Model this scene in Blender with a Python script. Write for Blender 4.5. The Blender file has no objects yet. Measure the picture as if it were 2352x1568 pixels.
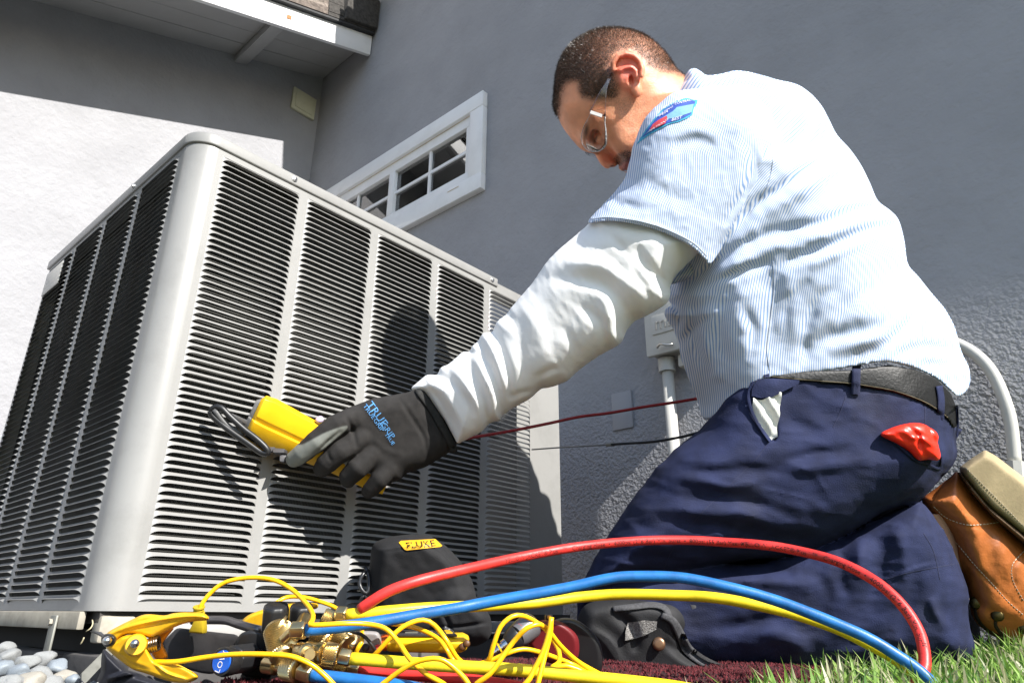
import bpy, bmesh, math, random, numpy as np
from mathutils import Vector, Matrix, noise
from mathutils.bvhtree import BVHTree
random.seed(7); RNG = np.random.default_rng(7)
R = math.radians
# ---------------------------------------------------------------- camera, world, sun, exposure
HC = 0.10                                   # lens height above the soil
FPX, PIT, ROL = 1568.0, R(21.77), R(-0.35)  # 24 mm lens on a 36 mm sensor (sizes taken on a 2352 px wide view)
CP, SP = math.cos(PIT), math.sin(PIT)
sc = bpy.context.scene
cam_d = bpy.data.cameras.new('camera'); cam = bpy.data.objects.new('camera', cam_d)
sc.collection.objects.link(cam); sc.camera = cam
cam_d.sensor_width = 36; cam_d.lens = 36 * FPX / 2352; cam_d.clip_start = .02; cam_d.clip_end = 300
fwd = Vector((0, CP, SP)); up = Vector((0, -SP, CP)); rt = Vector((1, 0, 0))
cr, sr = math.cos(ROL), math.sin(ROL)
cxv, cyv = rt * cr - up * sr, up * cr + rt * sr
M = Matrix(((cxv.x, cyv.x, -fwd.x, 0), (cxv.y, cyv.y, -fwd.y, 0), (cxv.z, cyv.z, -fwd.z, HC), (0, 0, 0, 1)))
cam.matrix_world = M
SUN_AZ, SUN_EL = 136.0, 37.0
w = bpy.data.worlds.new('World'); sc.world = w; w.use_nodes = True
nt = w.node_tree; bg = nt.nodes['Background']
sky = nt.nodes.new('ShaderNodeTexSky'); sky.sky_type = 'NISHITA'; sky.sun_disc = False
sky.sun_elevation = R(SUN_EL); sky.sun_rotation = R(SUN_AZ); sky.air_density = 1.0; sky.dust_density = .6
nt.links.new(sky.outputs[0], bg.inputs[0]); bg.inputs[1].default_value = .112
sd = bpy.data.lights.new('sun', 'SUN'); sun = bpy.data.objects.new('sun', sd); sc.collection.objects.link(sun)
sd.energy = 5.0; sd.angle = R(.53); sd.color = (1, .965, .91)
TS = Vector((math.sin(R(SUN_AZ)) * math.cos(R(SUN_EL)), math.cos(R(SUN_AZ)) * math.cos(R(SUN_EL)), math.sin(R(SUN_EL))))
sun.rotation_euler = TS.to_track_quat('Z', 'Y').to_euler(); sun.location = TS * 20
sc.view_settings.view_transform = 'Standard'; sc.view_settings.look = 'None'
sc.view_settings.exposure = 0.98; sc.view_settings.gamma = 1
# ---------------------------------------------------------------- places: a ray of the view, and what it meets
def ray(px, py):
    X, Y = px - 1176, 784 - py
    x, y = X * cr + Y * sr, -X * sr + Y * cr
    return Vector((x, FPX * CP - y * SP, FPX * SP + y * CP)) / FPX
def P(px, py, d): return ray(px, py) * d + Vector((0, 0, HC))
def rays(u, v):
    X, Y = u - 1176., 784. - v
    x, y = X * cr + Y * sr, -X * sr + Y * cr
    return np.stack([x, FPX * CP - y * SP, FPX * SP + y * CP], -1) / FPX
def dirh(az): return Vector((math.sin(R(az)), math.cos(R(az)), 0))
# ---------------------------------------------------------------- materials
MATS = {}
def ramp(nt, fac, stops):
    r = nt.nodes.new('ShaderNodeValToRGB')
    while len(r.color_ramp.elements) < len(stops): r.color_ramp.elements.new(.5)
    for e, (p, c) in zip(r.color_ramp.elements, stops): e.position = p; e.color = (*c, 1)
    nt.links.new(fac, r.inputs[0]); return r
def mat(name, col, rough=.6, metal=0, var=.12, vscale=8, bump=0, bscale=60, col2=None, dirt=0, dscale=3, spec=.5, coat=0, sss=0, dist=.002, detail=4, trans=0, bdetail=3):
    if name in MATS: return MATS[name]
    m = bpy.data.materials.new(name); m.use_nodes = True; nt = m.node_tree; b = nt.nodes['Principled BSDF']
    tc = nt.nodes.new('ShaderNodeTexCoord')
    n = nt.nodes.new('ShaderNodeTexNoise'); n.inputs['Scale'].default_value = vscale; n.inputs['Detail'].default_value = detail
    nt.links.new(tc.outputs['Object'], n.inputs['Vector'])
    c2 = col2 or tuple(c * (1 - var) for c in col); c1 = tuple(min(1, c * (1 + var * .5)) for c in col) if not col2 else col
    r = ramp(nt, n.outputs[0], [(.35, c2), (.65, c1)]); out = r.outputs[0]
    if dirt:
        d = nt.nodes.new('ShaderNodeTexNoise'); d.inputs['Scale'].default_value = dscale; d.inputs['Detail'].default_value = 8; d.inputs['Roughness'].default_value = .7
        nt.links.new(tc.outputs['Object'], d.inputs['Vector'])
        rr = ramp(nt, d.outputs[0], [(.48, (1, 1, 1)), (.72, (1 - dirt, 1 - dirt, 1 - dirt * 1.05))])
        mx = nt.nodes.new('ShaderNodeMix'); mx.data_type = 'RGBA'; mx.blend_type = 'MULTIPLY'; mx.inputs[0].default_value = 1
        nt.links.new(out, mx.inputs[6]); nt.links.new(rr.outputs[0], mx.inputs[7]); out = mx.outputs[2]
    nt.links.new(out, b.inputs['Base Color'])
    b.inputs['Roughness'].default_value = rough; b.inputs['Metallic'].default_value = metal
    b.inputs['Specular IOR Level'].default_value = spec; b.inputs['Coat Weight'].default_value = coat
    if sss: b.inputs['Subsurface Weight'].default_value = sss; b.inputs['Subsurface Radius'].default_value = (.012, .004, .002); b.inputs['Subsurface Scale'].default_value = 1
    if trans: b.inputs['Transmission Weight'].default_value = trans
    if bump:
        bn = nt.nodes.new('ShaderNodeTexNoise'); bn.inputs['Scale'].default_value = bscale; bn.inputs['Detail'].default_value = bdetail
        nt.links.new(tc.outputs['Object'], bn.inputs['Vector'])
        bp = nt.nodes.new('ShaderNodeBump'); bp.inputs['Strength'].default_value = bump; bp.inputs['Distance'].default_value = dist
        nt.links.new(bn.outputs[0], bp.inputs['Height']); nt.links.new(bp.outputs[0], b.inputs['Normal'])
    MATS[name] = m; return m
# ---------------------------------------------------------------- objects
COL = sc.collection
ORG = {}
def mesh(name, v, f, smooth=False):
    me = bpy.data.meshes.new(name); me.from_pydata([tuple(x) for x in v], [], [tuple(x) for x in f]); me.validate()
    if smooth: me.shade_smooth()
    return me
def tag(o, label=None, cat=None, group=None, kind=None):
    if label: o['label'] = label
    if cat: o['category'] = cat
    if group: o['group'] = group
    if kind: o['kind'] = kind
    return o
def link(name, me, m=None, parent=None):
    o = bpy.data.objects.new(name, me); COL.objects.link(o)
    if m is not None and not me.materials:
        me.materials.append(m)
    if parent is not None:
        o.parent = parent
        L = ORG.get(parent.name)
        if L is not None: o.matrix_parent_inverse = Matrix.Translation(-L)
    return o
def obj(name, v, f, m, parent=None, smooth=False, bevel=0, seg=2, auto=None):
    me = mesh(name, v, f, smooth)
    if bevel:
        bm = bmesh.new(); bm.from_mesh(me)
        es = [e for e in bm.edges if len(e.link_faces) == 2 and e.calc_face_angle(0) > .5]
        bmesh.ops.bevel(bm, geom=es, offset=bevel, segments=seg, affect='EDGES', profile=.5, clamp_overlap=True)
        bm.to_mesh(me); bm.free(); me.shade_smooth()
        try: me.set_sharp_from_angle(angle=R(40))
        except Exception: pass
    elif auto:
        me.shade_smooth(); me.set_sharp_from_angle(angle=R(auto))
    return link(name, me, m, parent)
def thing(name, label, cat, loc=(0, 0, 0), group=None):
    o = bpy.data.objects.new(name, None); COL.objects.link(o); o.location = loc; o.empty_display_size = .05
    ORG[o.name] = Vector(loc); return tag(o, label, cat, group)
def join(parts):
    V, F = [], []
    for v, f in parts:
        n = len(V); V += [tuple(x) for x in v]; F += [tuple(i + n for i in q) for q in f]
    return V, F
def hexa(c):      # eight corners: bottom ring 0-3, top ring 4-7
    return c, [(3, 2, 1, 0), (4, 5, 6, 7), (0, 1, 5, 4), (1, 2, 6, 5), (2, 3, 7, 6), (3, 0, 4, 7)]
def box(x0, x1, y0, y1, z0, z1, fr=None):
    c = [(x0, y0, z0), (x1, y0, z0), (x1, y1, z0), (x0, y1, z0), (x0, y0, z1), (x1, y0, z1), (x1, y1, z1), (x0, y1, z1)]
    if fr: c = [fr(*p) for p in c]
    return hexa(c)
def frame(org, az, side=1):   # s along az, q out of the plane towards the open side, z up
    d = dirh(az); n = Vector((d.y, -d.x, 0)) * side; o = Vector(org)
    return lambda s, q, z: o + d * s + n * q + Vector((0, 0, z))
def prism(pts, off):  # polygon of world points, extruded by a vector
    n = len(pts); a = [Vector(p) for p in pts]; b = [p + Vector(off) for p in a]
    return a + b, [tuple(range(n))[::-1], tuple(range(n, 2 * n))] + [(i, (i + 1) % n, n + (i + 1) % n, n + i) for i in range(n)]
def catmull(pts, step):
    P4 = [np.array(p, float) for p in pts]; P4 = [2 * P4[0] - P4[1]] + P4 + [2 * P4[-1] - P4[-2]]
    out = []
    for i in range(1, len(P4) - 2):
        a, b, c, d = P4[i - 1:i + 3]; L = np.linalg.norm((c - b)[:3]); n = max(2, int(L / step))
        for k in range(n):
            t = k / n
            out.append(.5 * ((2 * b) + (-a + c) * t + (2 * a - 5 * b + 4 * c - d) * t * t + (-a + 3 * b - 3 * c + d) * t ** 3))
    out.append(P4[-2]); return out
def tubeframes(path):
    pts = [Vector(p[:3]) for p in path]; T = []
    for i in range(len(pts)):
        a = pts[max(0, i - 1)]; b = pts[min(len(pts) - 1, i + 1)]; T.append((b - a).normalized())
    N = Vector((0, -1, 0)) if abs(T[0].y) < .9 else Vector((0, 0, 1))
    N = (N - T[0] * N.dot(T[0])).normalized(); Ns = []
    for t in T:
        N = (N - t * N.dot(t)).normalized(); Ns.append(N.copy())
    return pts, T, Ns
def tube(path, r, sides=10, cap=True):
    pts, T, Ns = tubeframes(path); V = []; F = []
    for i, (p, t, n) in enumerate(zip(pts, T, Ns)):
        b = t.cross(n); rr = r[i] if hasattr(r, '__len__') else (path[i][3] if len(path[i]) > 3 else r)
        for k in range(sides):
            a = 2 * math.pi * k / sides; V.append(p + (n * math.cos(a) + b * math.sin(a)) * rr)
    for i in range(len(pts) - 1):
        for k in range(sides):
            k2 = (k + 1) % sides; F.append((i * sides + k, i * sides + k2, (i + 1) * sides + k2, (i + 1) * sides + k))
    if cap: F += [tuple(range(sides))[::-1], tuple(range(len(V) - sides, len(V)))]
    return V, F
def vtube(vp, r, sides=10, step=.006, cap=True):   # path as view pixels + depth
    return tube(catmull([P(*p[:3]) for p in vp], step), r, sides, cap)
def lathe(a, b, prof, sides=20, knurl=0):          # profile [(t 0..1, radius)] from a to b
    a, b = Vector(a), Vector(b); T = (b - a); L = T.length; T.normalize()
    N = T.orthogonal().normalized(); B = T.cross(N); V = []; F = []
    for t, r in prof:
        for k in range(sides):
            an = 2 * math.pi * k / sides; V.append(a + T * (t * L) + (N * math.cos(an) + B * math.sin(an)) * r)
    for i in range(len(prof) - 1):
        for k in range(sides):
            k2 = (k + 1) % sides; F.append((i * sides + k, i * sides + k2, (i + 1) * sides + k2, (i + 1) * sides + k))
    F += [tuple(range(sides))[::-1], tuple(range(len(V) - sides, len(V)))]
    return V, F
def text_geo(s, size=1.0, extrude=0):
    c = bpy.data.curves.new('t', 'FONT'); c.body = s; c.size = size; c.extrude = extrude; c.resolution_u = 2
    o = bpy.data.objects.new('t', c); COL.objects.link(o); dg = bpy.context.evaluated_depsgraph_get()
    me = bpy.data.meshes.new_from_object(o.evaluated_get(dg)); v = [tuple(x.co) for x in me.vertices]; f = [tuple(p.vertices) for p in me.polygons]
    bpy.data.objects.remove(o); bpy.data.curves.remove(c); bpy.data.meshes.remove(me); return v, f
# ---------------------------------------------------------------- solid shapes from rounded fields (surface nets)
def poly2d(pts, U, V):          # signed distance to a polygon, in px (negative inside)
    pts = np.array(pts, float); n = len(pts); d = np.full(U.shape, 1e9, np.float32); ins = np.zeros(U.shape, bool)
    for i in range(n):
        ax, ay = pts[i]; bx, by = pts[(i + 1) % n]; ex, ey = bx - ax, by - ay
        wx, wy = U - ax, V - ay; t = np.clip((wx * ex + wy * ey) / (ex * ex + ey * ey + 1e-9), 0, 1)
        d = np.minimum(d, (wx - t * ex) ** 2 + (wy - t * ey) ** 2)
        if abs(ey) > 1e-9:
            c = ((ay > V) != (by > V)) & (U < ex * (V - ay) / ey + ax); ins ^= c
    d = np.sqrt(d); return np.where(ins, -d, d)
def smooth_poly(pts, n=4):      # closed Catmull-Rom through the points
    p = np.array(pts, float); m = len(p); out = []
    for i in range(m):
        a, b, c, d = p[i - 1], p[i], p[(i + 1) % m], p[(i + 2) % m]
        for k in range(n):
            t = k / n; out.append(.5 * ((2 * b) + (-a + c) * t + (2 * a - 5 * b + 4 * c - d) * t * t + (-a + 3 * b - 3 * c + d) * t ** 3))
    return out
class Vol:
    def __init__(s, D0, u0, u1, v0, v1, w0, w1, st):
        s.D0, s.o, s.st = D0, (u0, v0, w0), st
        s.u = np.arange(u0, u1 + st, st, dtype=np.float32); s.v = np.arange(v0, v1 + st, st, dtype=np.float32); s.w = np.arange(w0, w1 + st, st, dtype=np.float32)
        s.U, s.V = np.meshgrid(s.u, s.v, indexing='ij'); s.W = s.w[None, None, :]; s.f = None
    def poly(s, pts, Rr, T, w0=0, sm=True):
        d = poly2d(smooth_poly(pts) if sm else pts, s.U, s.V)
        w = w0(s.U, s.V) if callable(w0) else w0
        ww = s.W - (w[:, :, None] if hasattr(w, 'shape') else w)
        TT = T(s.U, s.V)[:, :, None] if callable(T) else T
        return np.sqrt(np.maximum(d + Rr, 0)[:, :, None] ** 2 + (ww * (Rr / TT)) ** 2) - Rr
    def chain(s, nodes, ws=1.0):
        out = None; U3, V3, W3 = s.U[:, :, None], s.V[:, :, None], s.W
        for a, b in zip(nodes[:-1], nodes[1:]):
            ax, ay, az, ar = a; bx, by, bz, br = b; ex, ey, ez = bx - ax, by - ay, (bz - az) * ws
            t = ((U3 - ax) * ex + (V3 - ay) * ey + (W3 - az) * ws * ez) / (ex * ex + ey * ey + ez * ez + 1e-6); t = np.clip(t, 0, 1)
            q = np.sqrt((U3 - ax - t * ex) ** 2 + (V3 - ay - t * ey) ** 2 + ((W3 - az) * ws - t * ez) ** 2) - (ar + (br - ar) * t)
            out = q if out is None else np.minimum(out, q)
        return out
    def ell(s, c, r):
        U3, V3 = s.U[:, :, None], s.V[:, :, None]
        k = np.sqrt(((U3 - c[0]) / r[0]) ** 2 + ((V3 - c[1]) / r[1]) ** 2 + ((s.W - c[2]) / r[2]) ** 2)
        return (k - 1) * min(r)
    def add(s, g, k=0):
        if s.f is None: s.f = g.astype(np.float32)
        elif k == 0: s.f = np.minimum(s.f, g)
        else:
            h = np.clip(.5 + .5 * (s.f - g) / k, 0, 1); s.f = (s.f * (1 - h) + g * h - k * h * (1 - h)).astype(np.float32)
    def sub(s, g, k=1):
        g = -g; h = np.clip(.5 - .5 * (s.f - g) / k, 0, 1); s.f = (s.f * (1 - h) + g * h + k * h * (1 - h)).astype(np.float32)
    def fold(s, h2, wfall=None):       # h2: 2D height in px, positive pushes the surface out
        s.f = s.f - (h2[:, :, None] if h2.ndim == 2 else h2)
    def nets(s):
        f = np.pad(s.f, 1, constant_values=50.0); nx, ny, nz = f.shape; ins = f < 0
        c = np.zeros((nx - 1, ny - 1, nz - 1), np.int8)
        for i in (0, 1):
            for j in (0, 1):
                for k in (0, 1): c += ins[i:nx - 1 + i, j:ny - 1 + j, k:nz - 1 + k]
        act = (c > 0) & (c < 8); idx = np.full(act.shape, -1, np.int64); ijk = np.argwhere(act); idx[act] = np.arange(len(ijk))
        acc = np.zeros((len(ijk), 3)); cnt = np.zeros(len(ijk))
        cor = [(i, j, k) for i in (0, 1) for j in (0, 1) for k in (0, 1)]
        for a in cor:
            for ax in range(3):
                if a[ax]: continue
                b = list(a); b[ax] = 1; fa = f[ijk[:, 0] + a[0], ijk[:, 1] + a[1], ijk[:, 2] + a[2]]; fb = f[ijk[:, 0] + b[0], ijk[:, 1] + b[1], ijk[:, 2] + b[2]]
                m = (fa < 0) != (fb < 0); t = np.where(m, fa / np.where(m, fa - fb, 1), 0)
                for d in range(3): acc[:, d] += np.where(m, a[d] + (t if d == ax else 0), 0)
                cnt += m
        pos = ijk + acc / cnt[:, None]; Fs = []
        for ax in range(3):
            sl0 = [slice(1, -1)] * 3; sl1 = [slice(1, -1)] * 3; sl0[ax] = slice(0, -1); sl1[ax] = slice(1, None)
            a = ins[tuple(sl0)]; b = ins[tuple(sl1)]; e = np.argwhere(a != b); fl = a[tuple(e.T)]
            off = np.ones(3, int); off[ax] = 0; e = e + off; d1, d2 = [(1, 2), (2, 0), (0, 1)][ax]
            def cell(k1, k2):
                q = e.copy(); q[:, d1] -= k1; q[:, d2] -= k2; return idx[tuple(q.T)]
            q = np.stack([cell(1, 1), cell(0, 1), cell(0, 0), cell(1, 0)], 1); q[~fl] = q[~fl][:, ::-1]; Fs.append(q)
        F = np.concatenate(Fs); pos = pos - 1
        uvw = np.stack([s.o[0] + pos[:, 0] * s.st, s.o[1] + pos[:, 1] * s.st, s.o[2] + pos[:, 2] * s.st], 1)
        return uvw, F[(F >= 0).all(1)]
    def build(s, name, m, parent, uvf=None, masks=None):
        uvw, F = s.nets(); D = s.D0 + uvw[:, 2] * s.D0 / FPX
        W = rays(uvw[:, 0], uvw[:, 1]) * D[:, None]; W[:, 2] += HC
        me = bpy.data.meshes.new(name); me.vertices.add(len(W)); me.vertices.foreach_set('co', W.ravel())
        me.loops.add(F.size); me.loops.foreach_set('vertex_index', F.ravel().astype(np.int32))
        me.polygons.add(len(F)); me.polygons.foreach_set('loop_start', np.arange(0, F.size, 4, dtype=np.int32))
        me.update(calc_edges=True); me.validate()
        me.shade_smooth()
        if uvf:
            a = me.attributes.new('cloth', 'FLOAT_VECTOR', 'POINT'); uu = uvf(uvw[:, 0], uvw[:, 1], uvw[:, 2])
            a.data.foreach_set('vector', np.stack(uu, 1).astype(np.float32).ravel())
        for nm, fn in (masks or {}).items():
            a = me.attributes.new(nm, 'FLOAT', 'POINT'); a.data.foreach_set('value', fn(uvw[:, 0], uvw[:, 1], uvw[:, 2]).astype(np.float32))
        o = link(name, me, m, parent); o['uvw_n'] = len(uvw); del o['uvw_n']
        return o, W, F
def folds(U, V, strokes):
    H = np.zeros(U.shape, np.float32)
    for pts, wid, amp in strokes:
        p = catmull([(a, b, 0) for a, b in pts], 12); n = len(p) - 1
        xs = [q[0] for q in p]; ys = [q[1] for q in p]; k = 3.2 * wid
        m = (U > min(xs) - k) & (U < max(xs) + k) & (V > min(ys) - k) & (V < max(ys) + k)
        if not m.any(): continue
        u, v = U[m], V[m]; best = np.full(u.shape, 1e9, np.float32); tt = np.zeros(u.shape, np.float32)
        for i in range(n):
            ax, ay = p[i][:2]; ex, ey = p[i + 1][0] - ax, p[i + 1][1] - ay; wx, wy = u - ax, v - ay
            t = np.clip((wx * ex + wy * ey) / (ex * ex + ey * ey + 1e-9), 0, 1); d = (wx - t * ex) ** 2 + (wy - t * ey) ** 2
            c = d < best; best = np.where(c, d, best); tt = np.where(c, (i + t) / n, tt)
        q = np.sqrt(best) / wid; H[m] += amp * np.sin(np.pi * np.clip(tt, .001, .999)) ** .7 * (np.exp(-q * q) - .15 * np.exp(-(q - 1.9) ** 2 * 1.2))
    return H
def wob(U, V, s, seed=0, oct=2):     # cheap smooth noise
    r = np.random.default_rng(seed); H = 0; a = 1
    for o in range(oct):
        for k in range(5):
            th = r.uniform(0, 6.28); f = (r.uniform(.7, 1.3)) / s * (2 ** o); H = H + a * np.sin((U * math.cos(th) + V * math.sin(th)) * f * 6.28 + r.uniform(0, 6.28) + 1.3 * np.sin((V * math.cos(th) - U * math.sin(th)) * f * 3.1 + r.uniform(0, 6)))
        a *= .5
    return H / 5
def ridged(U, V, s, seed, p=3):     # thin creases between soft cells
    return sum((1 - np.abs(np.clip(wob(U, V, s * k, seed + i, 2) * 1.1, -1, 1))) ** p * a for i, (k, a) in enumerate(((1, 1), (.55, .5)))) - .55
def bvh(W, F): return BVHTree.FromPolygons([tuple(x) for x in W], [tuple(int(i) for i in q) for q in F])
def onto(tree, px, py, lift=.0012):  # the point of a surface met by the view ray, lifted off it
    d = ray(px, py).normalized(); h = tree.ray_cast(Vector((0, 0, HC)), d)
    return None if h[0] is None else h[0] - d * lift
def ribbon(tree, pts, half, lift=.0015, step=6, fallback=None, thick=.0012):   # a flat strap laid over a surface
    c = catmull([(a, b, 0) for a, b in pts], step); V, F = [], []
    last = fallback
    for i, p in enumerate(c):
        q = c[min(i + 1, len(c) - 1)] - c[max(i - 1, 0)]; n = np.array([-q[1], q[0], 0]) / (math.hypot(q[0], q[1]) + 1e-9)
        h = half(i / (len(c) - 1)) if callable(half) else half
        for s_ in (-1, -.33, .33, 1):
            x = onto(tree, p[0] + n[0] * h * s_, p[1] + n[1] * h * s_, lift)
            if x is None: x = P(p[0] + n[0] * h * s_, p[1] + n[1] * h * s_, last if last else 1.0)
            else: last = (x - Vector((0, 0, HC))).dot(fwd)
            V.append(x)
    m = len(c)
    for i in range(m - 1):
        for k in range(3): F.append((i * 4 + k, i * 4 + k + 1, i * 4 + 5 + k, i * 4 + 4 + k))
    back = [Vector(v) + (Vector(v) - Vector((0, 0, HC))).normalized() * thick for v in V]; n0 = len(V); V += back
    F += [tuple(i + n0 for i in f)[::-1] for f in F[:]]
    for i in range(m - 1):
        F.append((i * 4, i * 4 + 4, n0 + i * 4 + 4, n0 + i * 4)); F.append((i * 4 + 3, n0 + i * 4 + 3, n0 + i * 4 + 7, i * 4 + 7))
    F.append((0, n0, n0 + 1, 1)); F.append((1, n0 + 1, n0 + 2, 2)); F.append((2, n0 + 2, n0 + 3, 3))
    return V, F
def decal(tree, pts, lift=.001, step=5, thick=.0006, sm=False):   # a patch of cloth or a label following a surface
    from mathutils.geometry import delaunay_2d_cdt
    pp = smooth_poly(pts) if sm else pts; b = []
    for i in range(len(pp)):
        a, c = pp[i], pp[(i + 1) % len(pp)]; n = max(1, int(math.hypot(c[0] - a[0], c[1] - a[1]) / step))
        b += [(a[0] + (c[0] - a[0]) * k / n, a[1] + (c[1] - a[1]) * k / n) for k in range(n)]
    xs = np.arange(min(p[0] for p in b), max(p[0] for p in b), step); ys = np.arange(min(p[1] for p in b), max(p[1] for p in b), step)
    U, Vv = np.meshgrid(xs, ys); d = poly2d(b, U, Vv); inn = [(float(x), float(y)) for x, y in zip(U[d < -step * .5], Vv[d < -step * .5])]
    nb = len(b); r = delaunay_2d_cdt([Vector(p) for p in b + inn], [], [tuple(range(nb))], 1, 1e-4)
    V = []; last = .9
    for p in r[0]:
        x = onto(tree, p[0], p[1], lift)
        if x is None: x = P(p[0], p[1], last)
        else: last = (x - Vector((0, 0, HC))).dot(fwd)
        V.append(x)
    return V, [tuple(f) for f in r[2]], [tuple(p) for p in r[0]]
def text_on(tree, s, org, dx, dy, lift=.0016):   # lettering laid over a surface; org, dx, dy in view px
    v, f = text_geo(s); V = []
    for x, y, z in v:
        px, py = org[0] + dx[0] * x + dy[0] * y, org[1] + dx[1] * x + dy[1] * y
        q = onto(tree, px, py, lift); V.append(q if q is not None else P(px, py, .9))
    return V, f
# ================================================================ materials of the place
M_wall = mat('stucco_paint', (.315, .315, .33), .92, var=.06, vscale=5, bump=.7, bscale=34, dist=.007, dirt=.10, dscale=2.4, bdetail=9, detail=8)
M_rough = mat('stucco_rough', (.50, .50, .50), .95, var=.05, vscale=3, bump=1.0, bscale=120, dist=.010, bdetail=3)
M_trim = mat('white_trim', (.80, .80, .80), .5, var=.03, dirt=.10, dscale=6)
M_trim_old = mat('weathered_caulk', (.62, .52, .36), .8, var=.2, vscale=30)
M_soffit = mat('soffit_paint', (.40, .40, .395), .6, var=.05)
M_shingle = mat('roof_shingle', (.16, .13, .11), .95, var=.4, vscale=60, bump=.7, bscale=200)
M_roofedge = mat('dark_drip_edge', (.03, .03, .032), .7, var=.3, vscale=30)
M_unit = mat('grey_enamel', (.275, .272, .262), .40, var=.05, vscale=3.5, bump=.08, bscale=900, dirt=.16, dscale=11, coat=.15)
M_unit_in = mat('galvanised_sheet', (.42, .42, .42), .5, metal=.3, var=.15, vscale=9)
M_rail = mat('dusty_base_rail', (.36, .33, .27), .8, var=.2, vscale=20, dirt=.3, dscale=30)
M_screw = mat('bright_screw', (.7, .7, .7), .3, metal=1)
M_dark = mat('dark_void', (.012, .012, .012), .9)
M_soil = mat('soil', (.05, .045, .04), 1, var=.4, vscale=25, bump=.8, bscale=60, dist=.01)
M_paver = mat('dark_paver', (.085, .08, .078), .9, var=.3, vscale=15, bump=.4, bscale=90)
M_lawn = mat('lawn_soil', (.05, .07, .025), 1, var=.4, vscale=20, bump=.6, bscale=50)
# coil: fine upright fins behind the louvres
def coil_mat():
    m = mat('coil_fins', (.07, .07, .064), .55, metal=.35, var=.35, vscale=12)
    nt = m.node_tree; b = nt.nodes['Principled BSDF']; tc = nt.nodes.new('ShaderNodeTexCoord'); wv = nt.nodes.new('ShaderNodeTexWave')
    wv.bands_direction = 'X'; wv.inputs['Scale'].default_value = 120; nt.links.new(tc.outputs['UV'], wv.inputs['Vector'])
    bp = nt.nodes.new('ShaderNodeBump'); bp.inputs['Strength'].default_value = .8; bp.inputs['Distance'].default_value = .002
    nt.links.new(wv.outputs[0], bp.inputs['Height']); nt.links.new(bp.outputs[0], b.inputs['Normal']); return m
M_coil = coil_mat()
# ================================================================ ground
gz = .02
g = obj('ground', *box(-30, 30, -30, 8, -.4, gz), M_soil); tag(g, kind='structure')
lw = []
def lawn_outline():
    return [(.10, .50), (.16, .70), (.30, .95), (.75, 1.30), (1.05, 1.42), (6, -3.2), (6, -8), (-1.2, -8), (-.6, .0), (-.2, .42)]
l = obj('lawn_soil', *prism([(x, y, gz + .004) for x, y in lawn_outline()], (0, 0, .004)), M_lawn); tag(l, kind='structure')
# ================================================================ house
WW = frame(ray(1430, 950) * 2.1 - Vector((0, 0, (ray(1430, 950) * 2.1).z)), -48.7, -1)     # window wall: s grows to the far corner
CS = 2.05
corner = WW(CS, 0, 0)
LW = frame(corner, 41.3)                                                # left wall: s negative towards the viewer
house = thing('house', 'grey stucco house corner with white framed slider window and sloping white eave board', 'house', (corner.x, corner.y, 0))
H0 = HC
s0, s1, z0, z1 = .608, 1.91, 1.655 + H0, 2.168 + H0                    # window hole incl. casing
ho = .075
hs0, hs1, hz0, hz1 = s0 + ho, s1 - ho, z0 + ho, z1 - ho
def wall_with_hole(fr, sa, sb, za, zb, t):
    P4 = [(sa, hs0, za, zb), (hs1, sb, za, zb), (hs0, hs1, za, hz0), (hs0, hs1, hz1, zb)]
    return join([box(a, b, -t, 0, c, d, fr) for a, b, c, d in P4])
zc = .62 + H0
def add_wall(name, parts, m): return obj(name, *parts, m, house)
# smooth upper coat and the rough coat are one render; grain grows towards the ground in the material
m = M_wall; nt = m.node_tree; b = nt.nodes['Principled BSDF']; tc = nt.nodes.new('ShaderNodeTexCoord')
geo = nt.nodes.new('ShaderNodeNewGeometry'); sx = nt.nodes.new('ShaderNodeSeparateXYZ'); nt.links.new(geo.outputs['Position'], sx.inputs[0])
n2 = nt.nodes.new('ShaderNodeTexNoise'); n2.inputs['Scale'].default_value = 105; n2.inputs['Detail'].default_value = 2.5; nt.links.new(tc.outputs['Object'], n2.inputs['Vector'])
mr = nt.nodes.new('ShaderNodeMapRange'); mr.inputs[1].default_value = .82; mr.inputs[2].default_value = .5; mr.inputs[3].default_value = .12; mr.inputs[4].default_value = 1.0
nt.links.new(sx.outputs[2], mr.inputs[0])
bp2 = nt.nodes.new('ShaderNodeBump'); bp2.inputs['Distance'].default_value = .015; nt.links.new(mr.outputs[0], bp2.inputs['Strength']); nt.links.new(n2.outputs[0], bp2.inputs['Height'])
old = [x for x in nt.nodes if x.type == 'BUMP' and x != bp2][0]; nt.links.new(old.outputs[0], bp2.inputs['Normal']); nt.links.new(bp2.outputs[0], b.inputs['Normal'])
add_wall('wall', wall_with_hole(WW, -16, CS + .1, -.05, 5.2, .15), M_wall)
add_wall('wall', box(-6, .12, -.15, 0, -.05, 4.6, LW), M_wall)
# room behind the window
room = [box(hs0 - .2, hs1 + .2, -1.6, -1.55, z0 - .9, z1 + .5, WW), box(hs0 - .25, hs0 - .2, -1.55, -.15, z0 - .9, z1 + .5, WW), box(hs1 + .2, hs1 + .25, -1.55, -.15, z0 - .9, z1 + .5, WW),
        box(hs0 - .2, hs1 + .2, -1.55, -.15, z0 - .95, z0 - .9, WW), box(hs0 - .2, hs1 + .2, -1.55, -.15, z1 + .5, z1 + .55, WW)]
obj('room_shell', *join(room), mat('room_paint', (.45, .45, .44), .8), house)
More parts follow.
